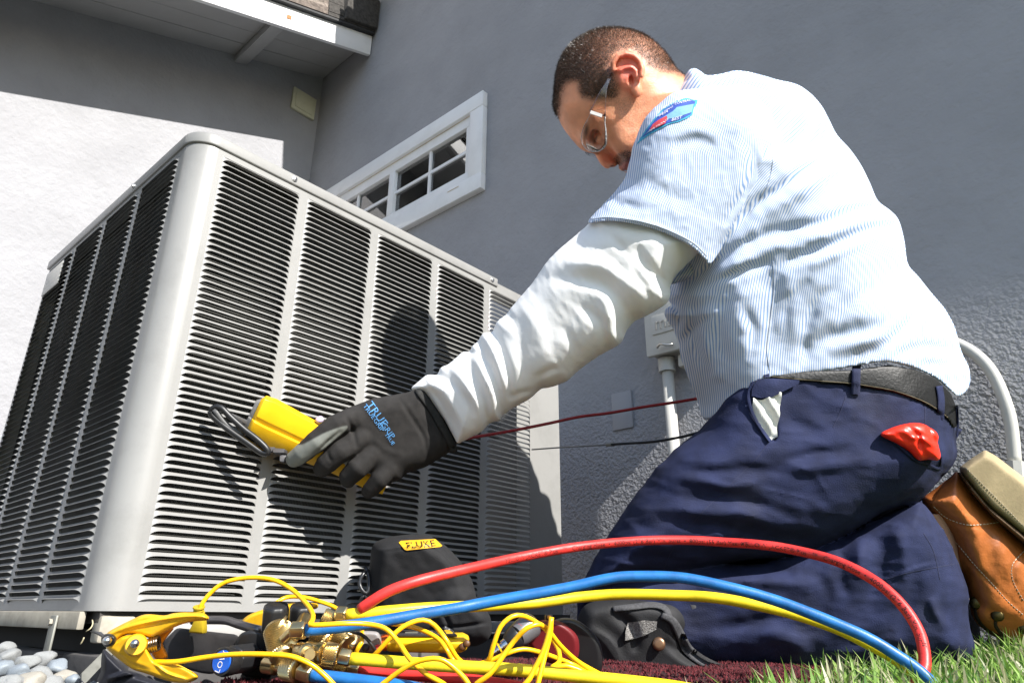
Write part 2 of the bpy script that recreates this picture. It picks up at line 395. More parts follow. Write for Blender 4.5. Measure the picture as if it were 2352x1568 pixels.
# window: casing, sash frames, muntins, panes
win = obj('window', *join([
    box(s0, s1, 0, .032, z1 - .08, z1, WW), box(s0, s1, 0, .032, z0, z0 + .08, WW),
    box(s0, s0 + .08, 0, .030, z0 + .08, z1 - .08, WW), box(s1 - .08, s1, 0, .030, z0 + .08, z1 - .08, WW)]), M_trim, house, bevel=.003)
gs = [(.725, 1.222), (1.262, 1.80)]; gz0, gz1 = 1.790 + H0, 2.035 + H0
fr_ = [box(s0 + .08, s1 - .08, -.04, .012, gz1, z1 - .08, WW), box(s0 + .08, s1 - .08, -.04, .012, z0 + .08, gz0, WW),
       box(s0 + .08, gs[0][0], -.04, .0115, gz0, gz1, WW), box(gs[0][1], gs[1][0], -.04, .014, gz0, gz1, WW), box(gs[1][1], s1 - .08, -.04, .0115, gz0, gz1, WW)]
obj('sash_frame', *join(fr_), M_trim, win, bevel=.002)
for a, b_ in gs:
    mid = (a + b_) / 2
    obj('muntin', *join([box(mid - .0075, mid + .0075, -.007, .002, gz0, gz1, WW), box(a, b_, -.0065, .0015, (gz0 + gz1) / 2 - .008, (gz0 + gz1) / 2 + .008, WW)]), M_trim, win)
M_glass = bpy.data.materials.new('window_glass'); M_glass.use_nodes = True; nt = M_glass.node_tree; nt.nodes.remove(nt.nodes['Principled BSDF'])
gl = nt.nodes.new('ShaderNodeBsdfGlossy'); gl.inputs['Roughness'].default_value = .01; tr = nt.nodes.new('ShaderNodeBsdfTransparent'); tr.inputs[0].default_value = (.8, .84, .84, 1)
fr = nt.nodes.new('ShaderNodeFresnel'); fr.inputs[0].default_value = 3.2; mx = nt.nodes.new('ShaderNodeMixShader')
nt.links.new(fr.outputs[0], mx.inputs[0]); nt.links.new(tr.outputs[0], mx.inputs[1]); nt.links.new(gl.outputs[0], mx.inputs[2]); nt.links.new(mx.outputs[0], nt.nodes['Material Output'].inputs[0])
for a, b_ in gs: obj('pane', *box(a, b_, -.012, -.008, gz0, gz1, WW), M_glass, win)
obj('caulk_line', *join([box(s0 + .082, s1 - .3, .0125, .015, gz1 + .052, gz1 + .056, WW), box(s0 + .13, s0 + .2, .0325, .034, z0 + .06, z0 + .063, WW)]), M_trim_old, win)
# white bars added behind the glass to lighten the panes
obj('added_inner_bars', *join([box(1.12, 1.15, -.20, -.16, z0, z1, WW), box(1.17, 1.185, -.24, -.2, z0, z1, WW), box(.70, .745, -.75, -.70, z0 - .3, z1 + .4, WW)]), mat('inner_white', (.8, .82, .82), .5), house)
# rake: sloping eave of the left wing, runs down towards the viewer
OV, SL = .497, .394
def RK(s, q, z): return LW(s, q, 2.998 + H0 + SL * s + z)
ra, rb = -4.6, -.006
def rbox(a, b, q0, q1, z0, z1): return box(a, b, q0, q1, z0, z1, RK)
obj('fascia_board', *rbox(ra, rb, OV - .022, OV, 0, .14), M_trim, house, bevel=.002)
obj('fascia_patch', *join([rbox(-.53, -.505, OV + .0005, OV + .003, .06, .085)]), mat('bare_wood_chip', (.35, .16, .06), .8), house)
for i in range(4):                                   # soffit boards with open joints
    q0 = OV - .024 - (i + 1) * .118
    obj('soffit_board', *rbox(ra, rb, max(q0, .001), q0 + .115, .124 + (.0 if i % 2 else .001), .139), M_soffit, house)
for sx_ in (-.52, -1.75, -2.95):
    obj('outlooker', *rbox(sx_ - .036, sx_ + .036, .002, OV - .024, .072, .1235), M_soffit, house, bevel=.003)
# shingles: courses of tabs along the rake edge, each a piece
shm = [mat('roof_shingle', (.16, .13, .11)), mat('roof_shingle_pale', (.24, .20, .17), .95, var=.4, vscale=60), mat('roof_shingle_dark', (.06, .055, .05), .95, var=.4, vscale=60)]
obj('drip_edge', *rbox(ra, rb, OV - .05, OV + .024, .1415, .156), M_roofedge, house)
obj('roof_deck', *rbox(ra, rb, -.3, OV - .03, .1395, .156), M_soffit, house)
rs = np.random.default_rng(3); s_ = rb; k = 0
while s_ > -2.6:
    wd = .33 + rs.uniform(-.02, .02)
    for lay in range(8):
        obj('shingle', *rbox(s_ - wd + .004, s_, -.2, OV + .03 + rs.uniform(-.005, .004) - .004 * lay, .1575 + lay * .028, .182 + lay * .028), shm[2 if k == 0 else (0 if (k + lay) % 3 else 1)], house)
    s_ -= wd; k += 1
obj('roof_cap', *rbox(-.22, rb, -.2, OV + .05, .165, .385), shm[2], house, bevel=.01)
# high eave over the window wall (out of the picture, shades the wall)
obj('upper_eave', *join([box(-16, .9, -.3, .30, 3.47 + H0, 3.62 + H0, WW), box(.901, CS, -.3, .215, 3.47 + H0, 3.62 + H0, WW)]), M_trim, house)
obj('added_shade_slab', *box(-6.5, -1.75, .001, .170, 2.20 + H0, 2.26 + H0, WW), M_trim, house)  # unseen slab added out of frame to shade the wall
# ---- things fixed on the walls
vc = obj('vent_cover', *join([box(-.190, -.034, 0, .018, 2.772 + H0, 2.926 + H0, LW), box(-.172, -.052, .018, .026, 2.79 + H0, 2.908 + H0, LW)]), mat('beige_plastic', (.60, .60, .45), .6), None, bevel=.012)
tag(vc, 'small beige square cover plate high on the shaded wall under the eave', 'vent cover')
bp_ = obj('blank_plate', *box(-.038, .034, 0, .007, .525 + H0, .642 + H0, WW), mat('painted_plate', (.33, .33, .345), .7), None, bevel=.002)
tag(bp_, 'grey painted blank plate low on the wall between unit and disconnect box', 'wall plate')
M_box = mat('beige_grey_box', (.52, .51, .47), .5, var=.04, dirt=.1, dscale=12)
db = thing('disconnect_box', 'beige grey electrical disconnect box behind the man with raised lettering and wire latch', 'electrical box', tuple(WW(-.2, 0, .7 + H0)))
bz = .703 + H0
obj('enclosure', *box(-.365, -.155, .001, .075, bz, bz + .30, WW), M_box, db, bevel=.006)
obj('cover', *box(-.372, -.148, .0755, .092, bz - .006, bz + .25, WW), M_box, db, bevel=.005)
obj('hood', *box(-.375, -.145, .002, .10, bz + .3005, bz + .315, WW), M_box, db, bevel=.003)
obj('name_panel', *box(-.34, -.175, .0925, .097, bz + .055, bz + .115, WW), M_box, db, bevel=.003)
tv, tf = text_geo('marsh', .055)
tv3 = [WW(-.145 - x * .95, .099, bz + .068 + y) for x, y, z in tv]
tb = text_geo('marsh', .055, .001)
obj('lettering', [WW(-.185 - x * .95, .0985 + z, bz + .068 + y) for x, y, z in tb[0]], tb[1], mat('letter_shade', (.33, .32, .29), .6), db)
obj('latch', *tube([WW(-.19 - .05 * t, .10 + .012 * math.sin(t * 3.14), bz + .012 + .004 * math.sin(t * 6)) for t in [i / 10 for i in range(11)]], .0035, 8), mat('steel_latch', (.55, .53, .48), .35, metal=1), db, smooth=True)
obj('side_cover', *box(-.375, -.23, .005, .06, bz - .045, bz - .008, WW), M_box, db, bevel=.004)
cn = thing('conduit', 'straight grey conduit dropping from the disconnect box to the ground', 'conduit', tuple(WW(-.165, .035, 0)))
obj('pipe', *tube([WW(-.185, .04, .0), WW(-.185, .04, bz - .03)], .0165, 20), M_box, cn, smooth=True)
obj('collar', *tube([WW(-.185, .04, bz - .045), WW(-.185, .04, bz - .005)], .025, 20), M_box, cn, auto=40)
cf = thing('flexible_conduit', 'thick curved flexible conduit looping down the wall behind the belt', 'conduit', tuple(WW(-.94, .03, 0)))
def wallpt(px, py, q):
    r_ = ray(px, py); n_ = WW(0, 1, 0) - WW(0, 0, 0); t_ = (WW(0, q, 0) - Vector((0, 0, HC))).dot(n_) / r_.dot(n_); return Vector((0, 0, HC)) + r_ * t_
cpx = [(2100, 770), (2160, 776), (2209, 794), (2248, 820), (2280, 858), (2306, 916), (2322, 974), (2331, 1064)]
obj('pipe', *tube([Vector(p) for p in catmull([tuple(wallpt(u, v, .035)) for u, v in cpx], .012)], .0125, 16), M_box, cf, smooth=True)
cb0, cb1 = wallpt(2331, 1060, .035), wallpt(2334, 1096, .035)
obj('coupling', *tube([cb0, cb1], .0185, 8), M_box, cf, auto=40)
obj('lower_pipe', *tube([cb1, Vector((cb1.x, cb1.y, 0))], .014, 16), M_box, cf, smooth=True)
# ================================================================ condenser unit
CX, CY = -.4787, .8436
FR = frame((CX, CY, 0), 41.3); LR = frame((CX, CY, 0), -48.7, -1)
ac = thing('condenser_unit', 'large grey louvred air conditioner condenser beside the kneeling man', 'air conditioner', (CX, CY, 0))
Z = lambda z: z + H0
LW_, GP, SF, SLf = .135, .0162, .0455, .0510
zt, zb, N = Z(.6463), Z(.0197), 64; pz = (zt - zb) / (N - 1)
pb, ptop, seam = Z(.001), Z(.677), Z(.6665)
def panel(fr, s_start, cols, s_end, name, m):
    """sheet frame round the louvre columns: rails and bars, 2 mm thick"""
    pc = [box(s_start, s_end, -.002, 0, zt + pz * .97, ptop if name == 'front_panel' else seam + .004, fr), box(s_start, s_end, -.002, 0, pb, zb - pz * .02, fr)]
    xs = [s_start] + sum([[c, c + LW_] for c in cols], []) + [s_end]
    for i in range(0, len(xs), 2):
        if xs[i + 1] - xs[i] > 1e-3: pc.append(box(xs[i], xs[i + 1], -.002, 0, zb - pz * .02, zt + pz * .97, fr))
    return obj(name, *join(pc), m, ac)
fcols = [SF + k * (LW_ + GP) for k in range(5)]; lcols = [SLf + k * (LW_ + GP) for k in range(4)]
RC = .036
panel(FR, RC, fcols, fcols[4] + LW_ + .0005, 'front_panel', M_unit); panel(LR, RC, lcols, .652, 'side_panel', M_unit)
# rounded corner post
V = []; F = []; nseg = 14; prof = []
o = FR(0, 0, 0)
for i in range(nseg + 1):
    a = math.pi / 2 * i / nseg
    prof.append((RC - RC * math.sin(a), RC - RC * math.cos(a)))       # (along front s, along left s)
dF, dL = dirh(41.3), dirh(-48.7)
pts = [Vector((CX, CY, 0)) + dF * a + dL * b_ for a, b_ in prof]; pin = [Vector((CX, CY, 0)) + dF * (RC + (a - RC) * .94) + dL * (RC + (b_ - RC) * .94) for a, b_ in prof]
for z in (pb, seam + .004):
    V += [p + Vector((0, 0, z)) for p in pts] + [p + Vector((0, 0, z)) for p in pin]
n = nseg + 1
for i in range(nseg):
    F += [(i, i + 1, 2 * n + i + 1, 2 * n + i), (n + i + 1, n + i, 3 * n + i, 3 * n + i + 1), (i, n + i, n + i + 1, i + 1), (2 * n + i, 2 * n + i + 1, 3 * n + i + 1, 3 * n + i)]
obj('corner_post', V, F, M_unit, ac, smooth=True, auto=50)
# louvre slat: dished strip whose ends run down into the bars
def slat_mesh(name):
    V, F = [], []; xs = [0, .0016, .004, .0075, .012, .018]; dip = [1.0, .78, .62, .53, .485, .465]
    xs = xs + [LW_ - x for x in xs[::-1]]; dip = dip + dip[::-1]
    for x, dp in zip(xs, dip):
        e = min(1, min(x, LW_ - x) / .006)
        y0, y1 = -.0014 * e, .0036 * e
        V += [(x, y0, 0), (x, y0 + (y1 - y0) * .55, -pz * dp * .62), (x, y1, -pz * dp), (x, y1 - .0012 * e - .0003, -pz * dp + .0002 * e)]
    for i in range(len(xs) - 1):
        a, b_ = i * 4, (i + 1) * 4
        F += [(a, a + 1, b_ + 1, b_), (a + 1, a + 2, b_ + 2, b_ + 1), (a + 2, a + 3, b_ + 3, b_ + 2), (a + 3, a, b_, b_ + 3)]
    me = mesh(name, V, F); me.materials.append(M_unit); me.shade_smooth(); me.set_sharp_from_angle(angle=R(50)); return me
SLAT = slat_mesh('louvre_slat')
def put_slat(fr, az, side, s, z):
    o = bpy.data.objects.new('louvre_slat', SLAT); COL.objects.link(o); d = dirh(az); n = Vector((d.y, -d.x, 0)) * side; p = fr(s, 0, z)
    o.matrix_local = Matrix(((d.x, n.x, 0, p.x), (d.y, n.y, 0, p.y), (0, 0, 1, p.z), (0, 0, 0, 1)))
    o.parent = ac; o.matrix_parent_inverse = Matrix.Translation(-ORG[ac.name])
rest = []; cnt = 0
def slat_geo(fr, s, z):
    return [fr(s + v.co.x, v.co.y, z + v.co.z) for v in SLAT.vertices], [tuple(p.vertices) for p in SLAT.polygons]
for ci, c in enumerate(fcols):
    for k in range(-1, N):
        z = zt - k * pz
        if ci < 4: put_slat(FR, 41.3, 1, c, z); cnt += 1
        else: rest.append(slat_geo(FR, c, z))
for ci, c in enumerate(lcols):
    for k in range(-1, N):
        z = zt - k * pz
        if ci == 0 and k >= N - 39: put_slat(LR, -48.7, -1, c, z); cnt += 1
        else: rest.append(slat_geo(LR, c, z))
o = obj('distant_louvre_slats', *join(rest), M_unit, ac, auto=50); tag(o, kind='stuff')
# coil, inner sheet, base, lid
def quad_uv(name, c, m, w_, parent):
    o = obj(name, *c, m, parent); uv = o.data.uv_layers.new(name='UVMap')
    for l in o.data.loops:
        v = o.data.vertices[l.vertex_index].co; uv.data[l.index].uv = ((Vector(v) - Vector((CX, CY, 0))).dot(w_) * 1.0, v.z)
    return o
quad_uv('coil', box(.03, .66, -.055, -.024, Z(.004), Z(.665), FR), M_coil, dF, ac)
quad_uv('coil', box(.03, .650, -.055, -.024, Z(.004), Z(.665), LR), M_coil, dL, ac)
obj('side_return', *box(.6505, .654, -.12, -.0022, Z(.0), Z(.664), LR), M_unit, ac)
obj('name_plate', *box(.548, .645, .001, .0035, Z(.598), Z(.650), LR), mat('plate_silver', (.62, .60, .56), .45, metal=.2), ac, bevel=.001)
obj('inner_divider', *box(.662, .666, -.30, -.024, Z(.0), Z(.655), FR), M_unit_in, ac)
obj('control_box', *box(.6665, .90, -.20, -.19, Z(.40), Z(.655), FR), M_unit_in, ac)
obj('rear_panel', *box(.02, .60, -.672, -.668, Z(.0), Z(.665), FR), M_unit_in, ac)
M_post = M_unit
obj('access_panel', *join([box(.800, .955, -.052, -.05, Z(-.005), Z(.60), FR), box(.953, .955, -.30, -.052, Z(-.005), Z(.60), FR)]), M_unit, ac)
# lid: top cap with a turned down skirt and a rounded near corner
def arc(rad, off): return [Vector((CX, CY, 0)) + dF * (RC - rad * math.sin(math.pi / 2 * i / nseg)) + dL * (RC - rad * math.cos(math.pi / 2 * i / nseg)) for i in range(nseg + 1)]
out = RC + .0035; Lf, Ll = .674, .664
top = [FR(Lf, .0035, 0)] + [p for p in arc(out, 0)] + [LR(Ll, .0035, 0)] + [Vector((CX, CY, 0)) + dF * Lf + dL * Ll]
def lidgeo(z0_, z1_): return prism([p + Vector((0, 0, z0_)) for p in top], (0, 0, z1_ - z0_))
obj('lid', *lidgeo(seam, Z(.6862)), M_unit, ac, bevel=.0025, seg=3)
obj('top_rail', *box(.675, .80, -.05, -.0022, Z(.664), Z(.677), FR), M_unit, ac)
def screw(p, n, parent, r=.0042):
    p = Vector(p); n = Vector(n); return obj('screw', *lathe(p, p + n * .0035, [(0, r * 1.25), (.3, r * 1.25), (.31, r), (.8, r * .9), (1, r * .45)], 12), M_screw, parent, auto=40)
nF, nL = Vector((dF.y, -dF.x, 0)), -Vector((dL.y, -dL.x, 0))
for s in (.165, .655): screw(FR(s, .0035, Z(.6765)), nF, ac)
screw(LR(.225, .0035, Z(.6765)), nL, ac); screw(FR(.70, .0, Z(.60)), nF, ac, .003)
# base
obj('base_pan', *join([box(.012, .93, -.66, -.012, Z(-.012), Z(.0), FR)]), mat('base_pan_dark', (.05, .045, .042), .8), ac)
obj('base_rail', *box(.030, .70, -.004, .004, Z(-.0195), Z(.0005), LR), M_rail, ac, bevel=.0015)
obj('base_rail', *box(.060, .93, -.004, .001, Z(-.030), Z(-.013), FR), mat('pale_rail', (.36, .35, .33), .6, dirt=.3, dscale=25), ac, bevel=.0015)
obj('corner_foot', *box(.012, .052, -.03, -.006, Z(-.034), Z(-.004), FR), M_rail, ac, bevel=.004)
obj('bracket', *join([box(.093, .113, .005, .008, Z(-.075), Z(-.004), LR)]), mat('galvanised_bracket', (.27, .27, .24), .6, metal=.4, dirt=.3, dscale=30), ac, bevel=.0012)
obj('bolt', *lathe(LR(.103, .0085, Z(-.012)), LR(.103, .012, Z(-.012)), [(0, .004), (1, .004)], 6), M_rail, ac)
obj('bracket', *prism([P(265, 1468, .80), P(280, 1478, .80), P(195, 1568, .70), P(172, 1560, .70)], (0, .003, .001)), mat('galvanised_bracket', (.27, .27, .24)), ac)
# pad of dark pavers under the unit
pad = thing('paver_pad', 'dark paver blocks carrying the condenser above the pale pebbles', 'paving', tuple(LR(.3, 0, 0)))
for i in range(5):
    obj('paver', *box(-.10 + i * .205, .10 + i * .205, -.30, -.010, .0, Z(-.046) - .002 * (i % 2), LR), M_paver, pad, bevel=.004)
for i in range(4):
    obj('paver', *box(.312 + i * .205, .512 + i * .205, -.30, -.012, .0, Z(-.042), FR), M_paver, pad, bevel=.004)
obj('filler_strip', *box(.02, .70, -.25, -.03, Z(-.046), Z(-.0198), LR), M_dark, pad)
# ================================================================ the man
def cz(o, sc_, cl): return None
def zx(o, sc_): return lambda pts: [((x / sc_ + o[0]) * .91875, (y / sc_ + o[1]) * .91875) for x, y in pts]
Z3 = zx((1340, 40), 3.1364); ZS = zx((1400, 160), 1.7425); ZA = zx((1000, 500), 2.4125); ZG = zx((500, 900), 3.1357)
ZB = zx((1850, 850), 2.8507); ZT = zx((1290, 940), 2.6137); ZL = zx((1700, 1100), 2.5837); ZP = zx((1550, 740), 3.408)
ZH = zx((860, 1200), 2.7349); ZK = zx((1080, 1480), 3.0154)
DT = 1.07
man = thing('person', 'kneeling man in striped work shirt, navy trousers and safety glasses leaning to the unit', 'person', tuple(P(1800, 1530, 1.05)))
# ---- skin
def skin_mat():
    m = mat('skin', (.76, .325, .175), .48, var=.18, vscale=34, bump=.5, bscale=380, dist=.0008, sss=.3, spec=.45)
    nt = m.node_tree; b = nt.nodes['Principled BSDF']; src = b.inputs['Base Color'].links[0].from_socket
    def mul(src, att, c, lo=0, hi=1):
        a = nt.nodes.new('ShaderNodeAttribute'); a.attribute_name = att; mx = nt.nodes.new('ShaderNodeMix'); mx.data_type = 'RGBA'
        nt.links.new(a.outputs['Fac'], mx.inputs[0]); nt.links.new(src, mx.inputs[6]); mx.inputs[7].default_value = (*c, 1); return mx.outputs[2]
    src = mul(src, 'lips', (.40, .12, .10)); src = mul(src, 'ruddy_glow', (.70, .15, .10))
    a = nt.nodes.new('ShaderNodeAttribute'); a.attribute_name = 'stubble'; tc = nt.nodes.new('ShaderNodeTexCoord')
    v = nt.nodes.new('ShaderNodeTexVoronoi'); v.inputs['Scale'].default_value = 520; nt.links.new(tc.outputs['Object'], v.inputs['Vector'])
    r = ramp(nt, v.outputs[0], [(.28, (1, 1, 1)), (.62, (0, 0, 0))]); mm = nt.nodes.new('ShaderNodeMath'); mm.operation = 'MULTIPLY'
    sp = nt.nodes.new('ShaderNodeSeparateColor'); nt.links.new(r.outputs[0], sp.inputs[0]); nt.links.new(sp.outputs[0], mm.inputs[0]); nt.links.new(a.outputs['Fac'], mm.inputs[1])
    mx = nt.nodes.new('ShaderNodeMix'); mx.data_type = 'RGBA'; nt.links.new(mm.outputs[0], mx.inputs[0]); nt.links.new(src, mx.inputs[6]); mx.inputs[7].default_value = (.035, .024, .018, 1)
    src = mul(mx.outputs[2], 'dark', (.03, .018, .014))
    nt.links.new(src, b.inputs['Base Color']); return m
M_skin = skin_mat()
head_out = Z3([(1150, 455), (1090, 410), (1030, 345), (970, 280), (900, 218), (800, 155), (700, 124), (600, 113), (500, 120), (410, 155), (330, 210), (270, 278), (222, 370), (195, 450), (166, 560), (147, 640), (142, 700),
    (163, 770), (192, 840), (235, 910), (295, 985), (345, 1040), (400, 1068), (455, 1070), (520, 1040), (600, 1090), (660, 1190), (690, 1212), (735, 1212), (770, 1240), (800, 1290), (860, 1290), (930, 1180), (1010, 1000), (1090, 860), (1200, 700), (1260, 560)])
V_ = Vol(DT, 1250, 1660, 50, 700, -190, 200, 3.2)
V_.add(V_.poly(head_out, 92, 98, 12))
V_.add(V_.ell((1412, 178, 12), (132, 108, 106)), 20)                       # cranium
V_.add(V_.poly(Z3([(440, 1040), (500, 1150), (530, 1185), (560, 1197), (595, 1180), (628, 1150), (610, 1085), (570, 1020), (520, 980), (450, 1010)]), 14, 17, 12), 9)   # nose
V_.add(V_.ell((1407, 377, -4), (10.5, 7.5, 8)), 5); V_.add(V_.ell((1407, 377, 28), (10.5, 7.5, 8)), 5)       # wings of the nose
V_.sub(V_.ell((1366, 318, -52), (16, 22, 26)), 12)                          # near eye socket
V_.sub(V_.ell((1360, 322, 70), (18, 20, 26)), 12)
V_.add(V_.ell((1376, 315, -40), (12, 13, 13)), 5)                          # eyeball under its lid
V_.add(V_.chain([(1337, 300, -20), (1347, 288, -48), (1357, 282, -66)], 1) + 0 if False else V_.ell((1342, 303, -36), (10, 18, 26)), 12)   # brow ridge
V_.add(V_.ell((1433, 320, -58), (30, 38, 28)), 22)                          # cheek
V_.add(V_.ell((1430, 385, 4), (9, 8, 20)), 4); V_.add(V_.ell((1441, 390, 4), (9, 8, 18)), 3)   # lips
V_.sub(V_.ell((1437, 392, -4), (5, 2.5, 24)), 2)
V_.sub(V_.ell((1405, 382, -2), (4.5, 2.6, 4)), 2)                           # nostril
V_.add(V_.chain([(1585, 250, 30, 56), (1510, 290, 22, 58)], 1), 30)          # neck
# ear: bowl with a rolled rim
ec = (1441, 158)
V_.add(V_.ell((1443, 160, -96), (33, 44, 13)), 8)
rim = Z3([(606, 420), (604, 370), (640, 315), (700, 292), (765, 306), (812, 352), (834, 415), (828, 470)])
V_.sub(V_.ell((1438, 150, -112), (21, 27, 9)), 5)
V_.add(V_.chain([(u, v, -108 - 2 * math.sin(i), 6.2) for i, (u, v) in enumerate(rim)]), 3)
V_.add(V_.chain([(u, v, -106, 4.4) for u, v in Z3([(660, 430), (700, 405), (745, 400), (785, 430), (790, 480)])]), 3)   # inner fold
V_.add(V_.ell((1463, 206, -98), (12, 19, 9)), 5)                            # lobe
V_.add(V_.ell((1428, 186, -98), (7, 11, 8)), 4)                             # tragus
V_.sub(V_.ell((1449, 184, -104), (6, 11, 10)), 3)
# torso and limbs inside the clothes, one surface with the head
V_.add(V_.chain([(1600, 240, 40, 60), (1680, 340, 50, 90), (1720, 640, 60, 110)], 1), 24)
hn = V_.fold(.5 * wob(V_.U, V_.V, 26, 3))
def gm(pts, f=10):                     # soft mask of a view polygon
    def fn(u, v, w): return np.clip(.5 - poly2d(smooth_poly(pts), u, v) / f, 0, 1)
    return fn
hairpoly = Z3([(130, 560), (125, 720), (168, 800), (186, 720), (196, 620), (240, 525), (330, 515), (345, 590), (380, 635), (450, 650), (520, 640), (600, 645), (640, 610), (640, 540), (610, 460), (592, 400), (600, 320), (660, 278), (770, 280), (850, 350), (880, 400), (960, 430), (1080, 450), (1170, 470), (1100, 380), (980, 240), (800, 100), (560, 60), (350, 120), (200, 300)])
stub = Z3([(560, 620), (700, 640), (800, 660), (900, 700), (900, 1100), (700, 1300), (600, 1190), (640, 1070), (740, 1060), (700, 900), (600, 700)])
must = Z3([(618, 1120), (650, 1080), (720, 1058), (755, 1080), (740, 1130), (690, 1150), (650, 1180)])
def m_stub(u, v, w): return np.clip(gm(stub, 40)(u, v, w) * .28 + gm(must, 8)(u, v, w) * 1.0 + gm(hairpoly, 10)(u, v, w) * .9, 0, 1)
def m_lip(u, v, w): return np.clip(gm(Z3([(655, 1170), (690, 1130), (740, 1100), (770, 1150), (720, 1215), (680, 1215)]), 6)(u, v, w), 0, 1)
def m_ruddy_glow(u, v, w):  # ear: light shining through, put into the colour; nose: its own flush
    e = np.exp(-(((u - 1442) / 30) ** 2 + ((v - 160) / 42) ** 2)) * (w < -90); n = np.exp(-(((u - 1398) / 26) ** 2 + ((v - 365) / 20) ** 2)); return np.clip(e * 1.1 + n * .55, 0, 1)
def m_dark(u, v, w):
    a = gm(must, 6)(u, v, w) * .62; lash = np.exp(-(((u - 1369 - (v - 318) * -.35) / 3.0) ** 2)) * np.exp(-((v - 318) / 11) ** 2) * .85 * (w < 0)
    brow = np.exp(-(((u - 1347 + (v - 300) * .12) / 5) ** 2)) * np.exp(-((v - 300) / 17) ** 2) * .9
    h = gm(hairpoly, 22)(u, v, w) * (.74 - .5 * np.exp(-(((u - 1475) / 70) ** 2 + ((v - 115) / 55) ** 2)))
    return np.clip(a + lash + brow + h + np.exp(-(((u - 1405) / 4) ** 2 + ((v - 382) / 2.5) ** 2)), 0, 1)
body, BW, BF = V_.build('body', M_skin, man, masks={'stubble': m_stub, 'lips': m_lip, 'ruddy_glow': m_ruddy_glow, 'dark': m_dark})
headtree = bvh(BW, BF)
# ---- cropped hair: short strands over the scalp
M_hair = mat('hair', (.055, .032, .018), .36, var=.5, vscale=90, spec=.6)
def make_hair():
    me = body.data; n = len(me.vertices); nrm = np.empty(n * 3, np.float32); me.vertices.foreach_get('normal', nrm); nrm = nrm.reshape(-1, 3)
    uvw = V_.nets()[0]; u, v, w = uvw.T
    back = np.exp(-(((u - 1460) / 75) ** 2 + ((v - 110) / 60) ** 2))
    mask = gm(hairpoly, 14)(u, v, w) * (1 - .25 * back)
    far = (w > 10) & (u < 1500) & (v < 265)
    mask = np.where(w > 10, np.where(far, gm(hairpoly, 14)(u, v, w), 0), mask); mask[(w < -92) & (np.hypot(u - 1443, v - 165) < 52)] = 0
    r = np.random.default_rng(5); idx = np.nonzero(r.uniform(0, 1, n) < mask)[0]; V, F = [], []
    rep = 6
    for i in idx:
        p0 = BW[i]; nn = nrm[i]
        for q in range(rep):
            p = p0 + r.normal(0, .0011, 3); comb = np.array([-.35, -.1, .0]) + r.normal(0, .33, 3); d = nn * .8 + comb; d /= np.linalg.norm(d)
            fade = .45 + .55 * mask[i]; L = r.uniform(.0026, .0046) * fade * (.5 if v[i] > 150 and u[i] > 1470 else 1); sd_ = np.cross(d, r.normal(0, 1, 3)); sd_ /= np.linalg.norm(sd_) + 1e-9; sd_ *= .00016
            k = len(V); V += [p - sd_, p + sd_, p + d * L]; F.append((k, k + 1, k + 2))
    return V, F
hv, hf = make_hair()
hme = bpy.data.meshes.new('hair'); hv = np.array(hv, np.float32); hf = np.array(hf, np.int32)
hme.vertices.add(len(hv)); hme.vertices.foreach_set('co', hv.ravel()); hme.loops.add(hf.size); hme.loops.foreach_set('vertex_index', hf.ravel()); hme.polygons.add(len(hf)); hme.polygons.foreach_set('loop_start', np.arange(0, hf.size, 3, dtype=np.int32)); hme.update(calc_edges=True)
link('hair', hme, M_hair, man)
# ---- striped shirt
def shirt_mat():
    m = mat('striped_cotton', (.66, .70, .77), .85, var=.03, vscale=10, bump=.25, bscale=500, dist=.0006, spec=.25)
    nt = m.node_tree; b = nt.nodes['Principled BSDF']; src = b.inputs['Base Color'].links[0].from_socket
    a = nt.nodes.new('ShaderNodeAttribute'); a.attribute_name = 'cloth'; s = nt.nodes.new('ShaderNodeSeparateXYZ'); nt.links.new(a.outputs['Vector'], s.inputs[0])
    f = nt.nodes.new('ShaderNodeMath'); f.operation = 'FRACT'; nt.links.new(s.outputs[0], f.inputs[0])
    r = ramp(nt, f.outputs[0], [(.0, (0, 0, 0)), (.14, (1, 1, 1)), (.40, (1, 1, 1)), (.54, (0, 0, 0))]); mx = nt.nodes.new('ShaderNodeMix'); mx.data_type = 'RGBA'
    sp = nt.nodes.new('ShaderNodeSeparateColor'); nt.links.new(r.outputs[0], sp.inputs[0]); nt.links.new(sp.outputs[0], mx.inputs[0])
    nt.links.new(src, mx.inputs[6]); mx.inputs[7].default_value = (.22, .34, .60, 1); nt.links.new(mx.outputs[2], b.inputs['Base Color']); return m
M_shirt = shirt_mat()
torso = [(1594, 159), (1621, 173), (1653, 171), (1688, 163), (1729, 167), (1782, 183), (1840, 198), (1882, 237), (1903, 273), (1922, 310), (1951, 342), (1977, 379), (1998, 421), (2016, 461), (2045, 484), (2064, 506), (2077, 553), (2085, 606), (2109, 635), (2140, 674), (2172, 711), (2193, 753), (2206, 801), (2225, 843), (2229, 870), (2220, 896), (2199, 909),
    (2177, 891), (2151, 869), (2109, 848), (2067, 835), (2025, 830), (1972, 838), (1893, 852), (1814, 862), (1763, 868), (1719, 905), (1677, 930), (1645, 955), (1618, 962), (1605, 933), (1597, 906), (1582, 869), (1566, 827), (1555, 780), (1545, 753), (1527, 724), (1530, 709), (1541, 700), (1532, 680), (1545, 640), (1540, 560), (1505, 470), (1478, 400), (1488, 330), (1520, 262), (1550, 205)]
Vs = Vol(DT, 1460, 2245, 140, 985, -330, 350, 4.6)
def tw(U, V): return 40 + 0 * U
def tT(U, V): return np.clip(150 + (V - 160) * .55, 140, 265)
i0 = torso.index((2177, 891)); i1 = torso.index((1618, 962))
